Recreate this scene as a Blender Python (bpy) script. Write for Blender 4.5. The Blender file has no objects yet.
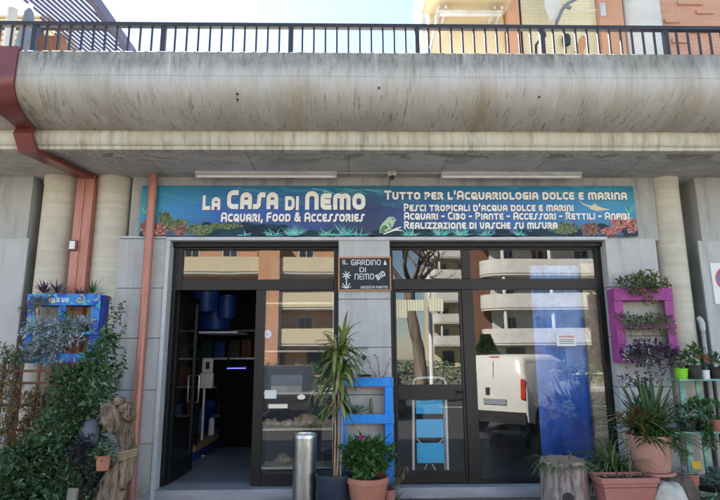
import bpy, bmesh, math, random
from mathutils import Vector, Matrix, noise
R = math.radians
random.seed(7)
SC = bpy.context.scene
COL = SC.collection

# ------------------------------------------------------------------ camera
CAM = Vector((0.0, -6.6, 1.6)); PITCH, YAW, ROLL = R(11.1), R(1.2), R(0.3)
FPX = 540.0                                   # focal length in photo pixels (720 wide)
fw = Vector((math.sin(YAW)*math.cos(PITCH), math.cos(YAW)*math.cos(PITCH), math.sin(PITCH)))
r0 = Vector((math.cos(YAW), -math.sin(YAW), 0)); u0 = r0.cross(fw)
rt = r0*math.cos(ROLL) - u0*math.sin(ROLL); up = u0*math.cos(ROLL) + r0*math.sin(ROLL)
cam = bpy.data.objects.new('camera', bpy.data.cameras.new('camera')); COL.objects.link(cam)
cam.data.sensor_width = 36.0; cam.data.lens = 36.0*FPX/720.0
cam.data.clip_start = 0.05; cam.data.clip_end = 2000
M3 = Matrix((rt, up, -fw)).transposed()
cam.matrix_world = Matrix.Translation(CAM) @ M3.to_4x4()
SC.camera = cam

def ray(px, py): return fw + rt*((px-360)/FPX) + up*((250-py)/FPX)
def P(px, py, y):                              # photo point at a given depth plane
    d = ray(px, py); t = (y-CAM.y)/d.y
    return CAM + d*t
def G(px, py, z):                              # photo point at a given height
    d = ray(px, py); t = (z-CAM.z)/d.z
    return CAM + d*t
def PX(px, py, y): return P(px, py, y).x
def PZ(py, y, px=360): return P(px, py, y).z

# ------------------------------------------------------------------ light
SUN = Vector((-0.60, 0.58, 0.86)).normalized()
w = bpy.data.worlds.new('World'); SC.world = w; w.use_nodes = True
nt = w.node_tree
bg = nt.nodes['Background']; bg.inputs['Strength'].default_value = 0.05
sky = nt.nodes.new('ShaderNodeTexSky'); sky.sky_type = 'NISHITA'; sky.sun_disc = False
sky.sun_elevation = math.asin(SUN.z); sky.sun_rotation = math.atan2(SUN.x, SUN.y)
sky.air_density = 1.0; sky.dust_density = 0.25; sky.ozone_density = 1.0
nt.links.new(sky.outputs[0], bg.inputs[0])
sun = bpy.data.objects.new('sun', bpy.data.lights.new('sun', 'SUN')); COL.objects.link(sun)
sun.data.energy = 4.8; sun.data.angle = R(0.5); sun.data.color = (1.0, 0.94, 0.84)
sun.rotation_euler = (-SUN).to_track_quat('-Z', 'Y').to_euler(); sun.location = (0, 0, 30)
SC.view_settings.view_transform = 'Standard'; SC.view_settings.look = 'None'
SC.view_settings.exposure = 3.22; SC.view_settings.gamma = 1.0
SC.view_settings.use_curve_mapping = False
SC.render.engine = 'CYCLES'
SC.cycles.max_bounces = 8; SC.cycles.transparent_max_bounces = 16

# ------------------------------------------------------------------ mesh helper
BASE = {}
class MB:
    def __init__(s): s.v = []; s.f = []; s.uv = None
    def add(s, vs, fs):
        o = len(s.v); s.v += [tuple(v) for v in vs]; s.f += [tuple(i+o for i in f) for f in fs]
    def box(s, x0, x1, y0, y1, z0, z1):
        if x0 > x1: x0, x1 = x1, x0
        if y0 > y1: y0, y1 = y1, y0
        if z0 > z1: z0, z1 = z1, z0
        s.add([(x0,y0,z0),(x1,y0,z0),(x1,y1,z0),(x0,y1,z0),(x0,y0,z1),(x1,y0,z1),(x1,y1,z1),(x0,y1,z1)],
              [(0,3,2,1),(4,5,6,7),(0,1,5,4),(1,2,6,5),(2,3,7,6),(3,0,4,7)])
        return s
    def obox(s, c, size, rot=None, top=(1,1)):
        hx, hy, hz = size[0]/2, size[1]/2, size[2]/2; vs = []
        for z in (-1, 1):
            k = top if z > 0 else (1, 1)
            for x, y in ((-1,-1),(1,-1),(1,1),(-1,1)): 
                v = Vector((x*hx*k[0], y*hy*k[1], z*hz))
                if rot: v = rot @ v
                vs.append(Vector(c)+v)
        s.add(vs, [(0,3,2,1),(4,5,6,7),(0,1,5,4),(1,2,6,5),(2,3,7,6),(3,0,4,7)]); return s
    def tube(s, pts, rad, n=8, caps=True, sq=1.0, ref=None):
        pts = [Vector(p) for p in pts]
        if not hasattr(rad, '__len__'): rad = [rad]*len(pts)
        o = len(s.v); prev = None
        for i, p in enumerate(pts):
            t = (pts[min(i+1,len(pts)-1)] - pts[max(i-1,0)])
            t = t.normalized() if t.length > 1e-9 else Vector((0,0,1))
            if prev is None:
                a = Vector(ref) if ref else (Vector((1,0,0)) if abs(t.x) < .9 else Vector((0,1,0)))
            else: a = prev
            a = (a - t*a.dot(t)).normalized(); b = t.cross(a); prev = a
            for k in range(n):
                an = 2*math.pi*k/n
                s.v.append(tuple(p + (a*math.cos(an) + b*math.sin(an)*sq)*rad[i]))
        for i in range(len(pts)-1):
            for k in range(n):
                s.f.append((o+i*n+k, o+i*n+(k+1)%n, o+(i+1)*n+(k+1)%n, o+(i+1)*n+k))
        if caps:
            s.f.append(tuple(o+k for k in range(n))[::-1])
            s.f.append(tuple(o+(len(pts)-1)*n+k for k in range(n)))
        return s
    def lathe(s, prof, c, n=28, sx=1, sy=1):
        o = len(s.v); c = Vector(c)
        for r, z in prof:
            for k in range(n):
                an = 2*math.pi*k/n
                s.v.append((c.x+r*sx*math.cos(an), c.y+r*sy*math.sin(an), c.z+z))
        for i in range(len(prof)-1):
            for k in range(n):
                s.f.append((o+i*n+k, o+i*n+(k+1)%n, o+(i+1)*n+(k+1)%n, o+(i+1)*n+k))
        if prof[0][0] > 1e-6: s.f.append(tuple(o+k for k in range(n))[::-1])
        if prof[-1][0] > 1e-6: s.f.append(tuple(o+(len(prof)-1)*n+k for k in range(n)))
        return s
    def prism(s, poly, x0, x1):               # poly of (y,z) swept along x
        n = len(poly); vs = [(x0,y,z) for y,z in poly]+[(x1,y,z) for y,z in poly]
        s.add(vs, [tuple(range(n))[::-1], tuple(range(n,2*n))]+[(i,(i+1)%n,n+(i+1)%n,n+i) for i in range(n)]); return s
    def prism_y(s, poly, y0, y1):             # poly of (x,z) swept along y
        n = len(poly); vs = [(x,y0,z) for x,z in poly]+[(x,y1,z) for x,z in poly]
        s.add(vs, [tuple(range(n)), tuple(range(n,2*n))[::-1]]+[(i,n+i,n+(i+1)%n,(i+1)%n) for i in range(n)]); return s
    def prism_z(s, poly, z0, z1):
        n = len(poly); vs = [(x,y,z0) for x,y in poly]+[(x,y,z1) for x,y in poly]
        s.add(vs, [tuple(range(n))[::-1], tuple(range(n,2*n))]+[(i,(i+1)%n,n+(i+1)%n,n+i) for i in range(n)]); return s
    def leaf(s, p, d, L, W, fold=.25, droop=.15):
        p = Vector(p); d = Vector(d).normalized()
        a = Vector((0,0,1)) if abs(d.z) < .95 else Vector((1,0,0))
        sd = d.cross(a).normalized(); nn = sd.cross(d).normalized()
        ro = random.uniform(-.9,.9); sd, nn = sd*math.cos(ro)+nn*math.sin(ro), nn*math.cos(ro)-sd*math.sin(ro)
        m = p + d*L*.45; t = p + d*L - nn*L*droop
        s.add([p, m+sd*W/2+nn*W*fold, t, m-sd*W/2+nn*W*fold, m], [(0,1,4),(1,2,4),(2,3,4),(3,0,4)])
    def blade(s, p, d, L, W, droop=.5, n=5, taper=1.0, base=.5, fold=.12):
        p = Vector(p); d = Vector(d).normalized(); vel = d.copy(); pts = [p.copy()]
        for i in range(n):
            vel = (vel + Vector((0,0,-1))*droop/n).normalized(); p = p + vel*L/n; pts.append(p.copy())
        sd = d.cross(Vector((0,0,1)))
        if sd.length < .05: sd = Vector((random.uniform(-1,1), random.uniform(-1,1), 0))
        sd.normalize(); o = len(s.v)
        for i, q in enumerate(pts):
            u = i/n; ww = W*(base+(1-base)*min(1,u*3)) * (1 - u**(1.6+taper))*.5 + .0006
            nn = sd.cross((pts[min(i+1,n)]-pts[max(i-1,0)]).normalized())
            s.v += [tuple(q+sd*ww), tuple(q-nn*W*fold), tuple(q-sd*ww)]
        for i in range(n):
            a = o+3*i; s.f += [(a,a+1,a+4,a+3),(a+1,a+2,a+5,a+4)]
    def build(s, name, mat, parent=None, smooth=False, bevel=0, base=None, angle=40):
        me = bpy.data.meshes.new(name)
        if parent is not None: b = BASE[parent]
        elif base is not None: b = Vector(base)
        else:
            xs = [v[0] for v in s.v]; ys = [v[1] for v in s.v]; zs = [v[2] for v in s.v]
            b = Vector(((min(xs)+max(xs))/2, (min(ys)+max(ys))/2, min(zs)))
        me.from_pydata([(v[0]-b.x, v[1]-b.y, v[2]-b.z) for v in s.v], [], s.f)
        me.update()
        bm = bmesh.new(); bm.from_mesh(me)
        if smooth != 'leaf': bmesh.ops.recalc_face_normals(bm, faces=bm.faces)
        bm.to_mesh(me); bm.free()
        for m in (mat if isinstance(mat, (list, tuple)) else [mat]): me.materials.append(m)
        o = bpy.data.objects.new(name, me); COL.objects.link(o)
        if parent is not None: o.parent = parent; BASE[o] = b
        else: o.location = b; BASE[o] = b
        if smooth:
            me.polygons.foreach_set('use_smooth', [True]*len(me.polygons))
            if smooth is True: me.set_sharp_from_angle(angle=R(angle))
        if bevel:
            bv = o.modifiers.new('bevel', 'BEVEL'); bv.width = bevel; bv.segments = 2; bv.limit_method = 'ANGLE'
        return o
LABELS = set()
def tag(o, label, cat, group=None, kind=None):
    o['label'] = label; o['category'] = cat
    if group: o['group'] = group
    if kind: o['kind'] = kind
    return o
def thing(name, label, cat, loc, group=None):
    o = bpy.data.objects.new(name, None); COL.objects.link(o); o.location = loc
    o.empty_display_size = .1; BASE[o] = Vector(loc); tag(o, label, cat, group); return o
def copy_tree(root, delta, label=None):
    r = root.copy(); COL.objects.link(r); r.location = root.location + Vector(delta); BASE[r] = BASE[root]
    if label: r['label'] = label
    for c in list(root.children):
        d = c.copy(); COL.objects.link(d); d.parent = r
        for g in list(c.children):
            e = g.copy(); COL.objects.link(e); e.parent = d
    return r

# ------------------------------------------------------------------ materials
def nodes(name):
    m = bpy.data.materials.new(name); m.use_nodes = True; t = m.node_tree
    return m, t, t.nodes['Principled BSDF'], t.nodes['Material Output']
def N(t, kind, **kw):
    n = t.nodes.new(kind)
    for k, v in kw.items():
        if k in n.inputs: n.inputs[k].default_value = v
        else: setattr(n, k, v)
    return n
def coords(t, scale=(1,1,1), kind='Object', rot=(0,0,0)):
    tc = N(t, 'ShaderNodeTexCoord'); mp = N(t, 'ShaderNodeMapping'); mp.inputs['Scale'].default_value = scale
    mp.inputs['Rotation'].default_value = rot
    t.links.new(tc.outputs[kind], mp.inputs[0]); return mp.outputs[0]
def ramp(t, src, stops):
    r = N(t, 'ShaderNodeValToRGB'); e = r.color_ramp.elements
    while len(e) < len(stops): e.new(.5)
    for el, (p, c) in zip(e, stops):
        el.position = p; el.color = (c, c, c, 1) if not hasattr(c, '__len__') else (*c, 1)
    t.links.new(src, r.inputs[0]); return r.outputs[0]
def mixc(t, fac, a, b, mode='MIX'):
    m = N(t, 'ShaderNodeMix', data_type='RGBA', blend_type=mode)
    for sock, v in ((m.inputs[0], fac), (m.inputs[6], a), (m.inputs[7], b)):
        if isinstance(v, bpy.types.NodeSocket): t.links.new(v, sock)
        elif hasattr(v, '__len__'): sock.default_value = (*v, 1)
        else: sock.default_value = v
    return m.outputs[2]
def noise_t(t, vec, scale=5, detail=6, rough=.6, dist=0):
    n = N(t, 'ShaderNodeTexNoise', Scale=scale, Detail=detail, Roughness=rough, Distortion=dist)
    t.links.new(vec, n.inputs['Vector']); return n.outputs[0]
def bump(t, bs, h, strength=.3, dist=.01):
    b = N(t, 'ShaderNodeBump', Strength=strength, Distance=dist); t.links.new(h, b.inputs['Height'])
    t.links.new(b.outputs[0], bs.inputs['Normal'])
def pmat(name, c1, c2=None, scale=6, rough=.6, metal=0, bmp=.0, bscale=40, stretch=(1,1,1), lo=.35, hi=.65, spec=.5, bdist=.004, coat=0):
    m, t, bs, out = nodes(name)
    bs.inputs['Roughness'].default_value = rough; bs.inputs['Metallic'].default_value = metal
    bs.inputs['Specular IOR Level'].default_value = spec; bs.inputs['Coat Weight'].default_value = coat
    vec = coords(t, stretch)
    if c2 is None: c2 = tuple(x*.8 for x in c1)
    fac = ramp(t, noise_t(t, vec, scale), [(lo, 0.), (hi, 1.)])
    t.links.new(mixc(t, fac, c1, c2), bs.inputs['Base Color'])
    if bmp: bump(t, bs, noise_t(t, vec, bscale, 4), bmp, bdist)
    return m
def leafmat(name, cols, rough=.36, trans=.25):
    m, t, bs, out = nodes(name)
    g = N(t, 'ShaderNodeNewGeometry')
    n = len(cols)
    c = ramp(t, g.outputs['Random Per Island'], [(i/max(1,n-1), k) for i, k in enumerate(cols)])
    t.links.new(c, bs.inputs['Base Color']); bs.inputs['Roughness'].default_value = rough
    bs.inputs['Specular IOR Level'].default_value = .5 if trans else .2
    tr = N(t, 'ShaderNodeBsdfTranslucent'); t.links.new(c, tr.inputs[0])
    mx = N(t, 'ShaderNodeMixShader'); mx.inputs[0].default_value = trans
    t.links.new(bs.outputs[0], mx.inputs[1]); t.links.new(tr.outputs[0], mx.inputs[2]); t.links.new(mx.outputs[0], out.inputs[0])
    return m
def concrete(name, base, dark, light, top=None, streak=6.0, rough=.9, brown=None):
    """weathered concrete: blotches, vertical run marks, a black crust below the top edge (top = local z)"""
    m, t, bs, out = nodes(name); bs.inputs['Roughness'].default_value = rough; bs.inputs['Specular IOR Level'].default_value = .25
    v = coords(t); vs = coords(t, (streak, streak*.35, .5))
    b1 = ramp(t, noise_t(t, v, 1.6, 8, .65), [(.3, 0.), (.7, 1.)])
    c = mixc(t, b1, base, light)
    st = ramp(t, noise_t(t, vs, 1.4, 7, .7), [(.48, 0.), (.68, .85)])
    if brown: c = mixc(t, ramp(t, noise_t(t, vs, .8, 5, .6, .4), [(.5, 0.), (.72, .55)]), c, brown)
    if top is not None:
        sp = N(t, 'ShaderNodeSeparateXYZ'); t.links.new(coords(t), sp.inputs[0])
        mr = N(t, 'ShaderNodeMapRange'); t.links.new(sp.outputs[2], mr.inputs[0])
        mr.inputs[1].default_value = top[0]; mr.inputs[2].default_value = top[1]; mr.inputs[3].default_value = .12; mr.inputs[4].default_value = 1.0
        mm = N(t, 'ShaderNodeMath', operation='MULTIPLY'); t.links.new(st, mm.inputs[0]); t.links.new(mr.outputs[0], mm.inputs[1])
        c = mixc(t, mm.outputs[0], c, dark)
        sk = ramp(t, noise_t(t, coords(t), 26, 6, .75), [(.53, 0.), (.62, .9)])
        m2 = N(t, 'ShaderNodeMath', operation='MULTIPLY'); t.links.new(sk, m2.inputs[0])
        mr2 = N(t, 'ShaderNodeMapRange'); t.links.new(sp.outputs[2], mr2.inputs[0])
        mr2.inputs[1].default_value = top[1]-.22; mr2.inputs[2].default_value = top[1]
        t.links.new(mr2.outputs[0], m2.inputs[1]); c = mixc(t, m2.outputs[0], c, tuple(x*.6 for x in dark))
    else: c = mixc(t, st, c, dark)
    pits = ramp(t, noise_t(t, v, 60, 3, .6), [(.64, 0.), (.72, .5)])
    c = mixc(t, pits, c, dark)
    t.links.new(c, bs.inputs['Base Color'])
    bump(t, bs, noise_t(t, v, 45, 6, .7), .35, .006)
    return m
M = {}
def fasciamat(z0, zm, z1):
    m, t, bs, out = nodes('weathered_concrete'); bs.inputs['Roughness'].default_value = .92; bs.inputs['Specular IOR Level'].default_value = .2
    v = coords(t); sp = N(t, 'ShaderNodeSeparateXYZ'); t.links.new(v, sp.inputs[0]); Z = sp.outputs[2]
    def rng(a, b, lo, hi):
        r = N(t, 'ShaderNodeMapRange', interpolation_type='SMOOTHSTEP'); t.links.new(Z, r.inputs[0])
        for k, q in zip((1,2,3,4), (a,b,lo,hi)): r.inputs[k].default_value = q
        return r.outputs[0]
    def mul(a, b):
        q = N(t, 'ShaderNodeMath', operation='MULTIPLY'); t.links.new(a, q.inputs[0])
        if isinstance(b, float): q.inputs[1].default_value = b
        else: t.links.new(b, q.inputs[1])
        return q.outputs[0]
    c = mixc(t, ramp(t, noise_t(t, v, 1.3, 8, .68), [(.32, 0.), (.68, 1.)]), (.43,.41,.365), (.55,.54,.51))
    # brown wash in places, stronger on the lower curve
    c = mixc(t, mul(ramp(t, noise_t(t, coords(t, (1.1,.3,.35)), 1.2, 6, .6, .5), [(.46, 0.), (.66, .8)]), rng(z0, zm, 1.0, .25)), c, (.33,.265,.175))
    # grey weathering band above the pour seam
    c = mixc(t, mul(ramp(t, noise_t(t, coords(t, (2.2,2,1.6)), 2.2, 8, .72), [(.28, .25), (.62, 1.)]), rng(zm-.12, zm+.03, .0, .8)), c, (.20,.19,.17))
    # black crust and drips below the top edge
    c = mixc(t, mul(ramp(t, noise_t(t, coords(t, (9,6,2.2)), 1.6, 8, .75, .3), [(.47, 0.), (.64, 1.)]), rng(zm-.30, z1, .0, .95)), c, (.075,.07,.06))
    c = mixc(t, mul(ramp(t, noise_t(t, v, 34, 5, .75), [(.52, 0.), (.60, 1.)]), rng(zm-.05, z1-.02, .0, .8)), c, (.06,.055,.05))
    c = mixc(t, mul(ramp(t, noise_t(t, coords(t, (12,3,.28)), 1.0, 7, .72, .2), [(.46, 0.), (.64, .75)]), rng(z0+.1, z1, .35, 1.0)), c, (.25,.245,.225))
    # separate dark smudges and thin run marks
    c = mixc(t, ramp(t, noise_t(t, coords(t, (3.4,1,.8)), 1.1, 6, .7, .4), [(.60, 0.), (.72, .8)]), c, (.13,.12,.105))
    c = mixc(t, mul(ramp(t, noise_t(t, coords(t, (34,5,2.4), rot=(0,.16,0)), 1.0, 4, .7), [(.56, 0.), (.68, .85)]), rng(z0, zm-.12, 1.0, .12)), c, (.17,.145,.11))
    c = mixc(t, ramp(t, noise_t(t, coords(t, (6,3,.5)), 1.0, 5, .7), [(.60, 0.), (.70, .55)]), c, (.66,.64,.58))
    t.links.new(c, bs.inputs['Base Color'])
    bump(t, bs, noise_t(t, v, 38, 6, .75), .5, .008); return m
M['fascia'] = fasciamat(4.05, 4.49, 4.76)
M['lip'] = concrete('cream_concrete', (.48,.445,.36), (.24,.215,.17), (.60,.57,.49), streak=8, brown=(.36,.30,.2))
M['wall'] = concrete('grey_render', (.37,.37,.355), (.24,.24,.23), (.43,.43,.415), streak=4)
def cladmat():
    m, t, bs, out = nodes('grey_stone_panel'); bs.inputs['Roughness'].default_value = .6; bs.inputs['Specular IOR Level'].default_value = .35
    v = coords(t)
    c = mixc(t, ramp(t, noise_t(t, coords(t, (1,1,2)), 2.4, 8, .7), [(.3, 0.), (.7, 1.)]), (.49,.485,.47), (.40,.40,.395))
    c = mixc(t, ramp(t, noise_t(t, coords(t, (7,5,.55)), 1.2, 6, .7), [(.50, 0.), (.70, .75)]), c, (.29,.285,.27))
    c = mixc(t, ramp(t, noise_t(t, v, 5, 7, .75, .5), [(.60, 0.), (.72, .45)]), c, (.56,.555,.54))
    c = mixc(t, ramp(t, noise_t(t, v, 40, 4, .7), [(.62, 0.), (.72, .5)]), c, (.26,.255,.245))
    sp = N(t, 'ShaderNodeSeparateXYZ'); t.links.new(v, sp.inputs[0]); r = N(t, 'ShaderNodeMapRange'); t.links.new(sp.outputs[2], r.inputs[0])
    for k, q in zip((1,2,3,4), (.0,.45,.85,.0)): r.inputs[k].default_value = q
    q = N(t, 'ShaderNodeMath', operation='MULTIPLY'); t.links.new(r.outputs[0], q.inputs[0]); t.links.new(ramp(t, noise_t(t, v, 6, 7, .7), [(.35, 0.), (.6, 1.)]), q.inputs[1])
    c = mixc(t, q.outputs[0], c, (.17,.15,.125))
    t.links.new(c, bs.inputs['Base Color']); bump(t, bs, noise_t(t, v, 60, 5, .7), .2, .004); return m
M['clad'] = cladmat()
M['jamb'] = pmat('pale_marble', (.55,.56,.57), (.42,.43,.44), scale=4, rough=.45, stretch=(1,1,.5))
M['sill'] = pmat('grey_marble', (.40,.41,.43), (.28,.29,.31), scale=5, rough=.4, stretch=(.4,2,2))
M['alu'] = pmat('bronze_aluminium', (.017,.0145,.015), (.012,.0105,.011), scale=3, rough=.42, spec=.35)
M['alu_dark'] = pmat('black_aluminium', (.006,.0065,.008), (.01,.01,.012), scale=3, rough=.4, spec=.3)
M['void'] = pmat('black_tank', (.003,.003,.004), (.004,.004,.005), rough=.6, spec=.1)
M['slatpaint'] = pmat('purple_grey_paint', (.075,.07,.115), (.055,.05,.08), scale=9, rough=.6)
M['rail'] = pmat('dark_blue_grey_paint', (.016,.017,.03), (.03,.028,.034), scale=9, rough=.55, bmp=.1)
M['red'] = pmat('brown_red_painted_sheet', (.22,.06,.05), (.15,.04,.034), scale=3, rough=.32, metal=.3, spec=.5, coat=.1)
M['steel'] = pmat('stainless_steel', (.62,.60,.57), (.42,.40,.37), scale=9, rough=.36, metal=1, stretch=(3,3,.6), bmp=.25, bscale=14, bdist=.004)
M['whitemetal'] = pmat('white_metal', (.82,.83,.84), (.74,.75,.76), rough=.4)
M['white'] = pmat('white_paper', (.78,.78,.77), (.72,.72,.72), rough=.7)
M['black'] = pmat('black_plastic', (.014,.014,.015), (.02,.02,.02), rough=.45)
def wornmat(name, c1, c2, worn, scale=7, rough=.55, stretch=(1,1,4), amt=.66, bmp=.3, grain=26):
    m, t, bs, out = nodes(name); bs.inputs['Roughness'].default_value = rough; bs.inputs['Specular IOR Level'].default_value = .35
    v = coords(t, stretch); c = mixc(t, ramp(t, noise_t(t, v, scale*.5, 6, .65), [(.35, 0.), (.65, 1.)]), c1, c2)
    c = mixc(t, ramp(t, noise_t(t, v, scale, 8, .8, .4), [(amt, 0.), (amt+.05, .85)]), c, worn)
    c = mixc(t, ramp(t, noise_t(t, v, scale*1.7, 7, .75), [(.56, 0.), (.75, .45)]), c, tuple(x*.45 for x in c2))
    t.links.new(c, bs.inputs['Base Color']); bump(t, bs, noise_t(t, v, grain, 5, .7), bmp, .004); return m
M['terra'] = wornmat('terracotta', (.50,.215,.135), (.42,.165,.105), (.62,.47,.38), 5, .8, (1,1,.7), .60, .2)
M['terra_pink'] = wornmat('pink_terracotta', (.57,.30,.24), (.48,.235,.185), (.66,.50,.42), 4, .75, (1,1,.6), .60, .2)
M['terra_red'] = wornmat('red_plastic_terracotta', (.44,.17,.135), (.36,.13,.105), (.55,.36,.29), 5, .6, (1,1,.7), .63, .1)
M['bluepaint'] = wornmat('bright_blue_paint', (.03,.29,.80), (.015,.20,.64), (.30,.42,.55), 7, .55, (4,4,1), .64)
M['pinkpaint'] = wornmat('magenta_paint', (.38,.07,.28), (.27,.045,.20), (.45,.27,.33), 7, .6, (3,3,1), .63)
M['pipe'] = wornmat('copper_red_pipe', (.47,.215,.165), (.37,.155,.115), (.56,.33,.26), 5, .42, (3,3,.5), .62, .15); M['pipe'].node_tree.nodes['Principled BSDF'].inputs['Metallic'].default_value = .3
M['pinkedge'] = pmat('raw_pink_edge', (.55,.12,.16), (.25,.1,.1), rough=.8)
M['mint'] = pmat('chipped_mint_paint', (.24,.42,.34), (.13,.25,.19), scale=10, rough=.7, bmp=.3, lo=.45, hi=.6)
M['lime'] = pmat('lime_plastic', (.22,.62,.02), (.2,.55,.02), rough=.4)
M['purplepot'] = pmat('purple_plastic', (.05,.012,.12), (.04,.01,.09), rough=.4)
M['navy'] = pmat('dark_blue_pot', (.018,.03,.05), (.025,.04,.06), rough=.5)
M['soil'] = pmat('potting_soil', (.035,.024,.016), (.07,.05,.035), scale=60, rough=1, bmp=.8, bscale=60, bdist=.02)
M['wood'] = pmat('pale_wood', (.42,.29,.16), (.30,.19,.10), scale=8, rough=.65, stretch=(8,8,1))
M['brownwood'] = pmat('brown_trellis_wood', (.20,.085,.045), (.12,.05,.03), scale=8, rough=.8, bmp=.3, stretch=(3,3,1))
M['greywood'] = pmat('weathered_wood', (.33,.28,.22), (.17,.135,.10), scale=9, rough=.9, bmp=.8, bscale=14, stretch=(4,4,.6), bdist=.02)
M['sticky'] = pmat('plastic_blue', (.01,.07,.35), (.01,.05,.28), rough=.4)
M['rope'] = pmat('burlap_rope', (.42,.33,.19), (.28,.21,.11), scale=50, rough=1, bmp=.8, bscale=80)
M['rock'] = pmat('white_rock', (.62,.58,.50), (.40,.36,.29), scale=6, rough=.9, bmp=.7, bscale=14, bdist=.03)
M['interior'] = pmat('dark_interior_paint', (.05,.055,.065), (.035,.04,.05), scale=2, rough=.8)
M['floor'] = pmat('grey_shop_tiles', (.27,.285,.31), (.20,.215,.235), scale=1.2, rough=.35)
M['teal'] = pmat('teal_plastic', (.01,.10,.13), (.01,.08,.1), rough=.5)
M['yellow'] = pmat('yellow_plastic', (.65,.42,.02), (.55,.35,.02), rough=.5)
M['ladderblue'] = pmat('sky_blue_step', (.02,.52,.95), (.03,.42,.80), scale=14, rough=.5, lo=.5, hi=.75)
M['cream'] = pmat('cream_render', (.62,.53,.37), (.55,.46,.31), scale=2, rough=.9)
M['peach'] = pmat('peach_render', (.55,.30,.18), (.48,.25,.15), scale=2, rough=.9)
M['whitewall'] = pmat('white_render', (.60,.585,.55), (.5,.485,.45), scale=1.5, rough=.9)
M['sockcloth'] = pmat('grey_cloth', (.17,.19,.23), (.12,.135,.17), rough=.9, scale=5)
M['glassdark'] = pmat('dark_window_pane', (.03,.035,.045), (.04,.045,.055), rough=.08)
M['signwhite'] = pmat('cream_white_vinyl', (.85,.83,.78), (.76,.74,.68), rough=.5)
M['chalk'] = pmat('white_chalk', (.72,.74,.74), (.55,.57,.58), scale=60, rough=.95)
M['slate'] = pmat('blackboard', (.02,.024,.03), (.035,.04,.045), scale=5, rough=.8)
M['pine'] = pmat('orange_pine_frame', (.50,.24,.11), (.42,.19,.08), scale=8, rough=.6, stretch=(1,1,5))
M['asphalt'] = pmat('asphalt', (.04,.04,.042), (.028,.028,.030), scale=40, rough=.9, bmp=.3)
M['paving'] = pmat('brown_mosaic_paving', (.22,.17,.14), (.12,.09,.075), scale=45, rough=.85, bmp=.4, bscale=50)
M['kerb'] = pmat('kerb_stone', (.35,.34,.32), (.28,.27,.26), scale=8, rough=.9)
M['paint'] = pmat('road_paint', (.7,.7,.68), (.5,.5,.5), scale=20, rough=.8)
M['vanwhite'] = pmat('white_car_paint', (.60,.59,.56), (.54,.53,.50), rough=.25, coat=.5)
M['carblue'] = pmat('dark_blue_car_paint', (.012,.02,.05), (.01,.018,.045), rough=.25, coat=.5)
M['cargrey'] = pmat('charcoal_car_paint', (.04,.04,.042), (.035,.035,.037), rough=.25, coat=.5)
M['carblack'] = pmat('black_car_paint', (.008,.008,.009), (.01,.01,.011), rough=.25, coat=.5)
M['pinkhead'] = pmat('faded_red_print', (.62,.22,.22), (.66,.36,.34), scale=30, rough=.6)
M['tyre'] = pmat('tyre_rubber', (.015,.015,.015), (.02,.02,.02), rough=.9)
M['lampred'] = pmat('red_lamp_plastic', (.45,.02,.02), (.4,.02,.02), rough=.2)
M['creamedge'] = pmat('cream_shelf_edge', (.80,.74,.58), (.72,.66,.50), rough=.6)
M['platew'] = pmat('grey_blue_plate', (.35,.38,.45), (.1,.11,.14), scale=30, rough=.5, stretch=(3,3,1))
M['earth'] = pmat('dry_ground', (.16,.14,.11), (.1,.11,.06), scale=.2, rough=1)

def glassmat(name, tint=(.93,.96,.97), refl=1.0):
    m, t, bs, out = nodes(name)
    t.nodes.remove(bs)
    tr = N(t, 'ShaderNodeBsdfTransparent'); tr.inputs[0].default_value = (*tint, 1)
    gl = N(t, 'ShaderNodeBsdfGlossy'); gl.inputs['Roughness'].default_value = 0.0; gl.inputs[0].default_value = (1,1,1,1)
    fr = N(t, 'ShaderNodeFresnel'); fr.inputs[0].default_value = 1.5
    v = coords(t, (1,1,1)); bp = N(t, 'ShaderNodeBump', Strength=.035, Distance=.02); t.links.new(noise_t(t, v, 1.1, 1, .4), bp.inputs['Height'])
    t.links.new(bp.outputs[0], gl.inputs['Normal'])
    mu = N(t, 'ShaderNodeMath', operation='MULTIPLY'); mu.inputs[1].default_value = refl; mu.use_clamp = True
    t.links.new(fr.outputs[0], mu.inputs[0])
    mx = N(t, 'ShaderNodeMixShader'); t.links.new(mu.outputs[0], mx.inputs[0])
    t.links.new(tr.outputs[0], mx.inputs[1]); t.links.new(gl.outputs[0], mx.inputs[2])
    df = N(t, 'ShaderNodeBsdfDiffuse'); df.inputs[0].default_value = (.5,.5,.48,1)
    dm = N(t, 'ShaderNodeMixShader'); t.links.new(ramp(t, noise_t(t, coords(t, (2.2,2,1.2)), 2.0, 7, .75, .6), [(.42, 0.), (.8, .05)]), dm.inputs[0])
    t.links.new(mx.outputs[0], dm.inputs[1]); t.links.new(df.outputs[0], dm.inputs[2]); t.links.new(dm.outputs[0], out.inputs[0])
    return m
M['glass'] = glassmat('shop_glass', (.97,.98,.985), 1.3)       # tinted double glazing: four reflecting faces
M['doorglass'] = glassmat('door_glass', (.8,.83,.86), 2.0)
M['clear'] = glassmat('clear_glass', (.93,.96,.96), 1.5)

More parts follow.
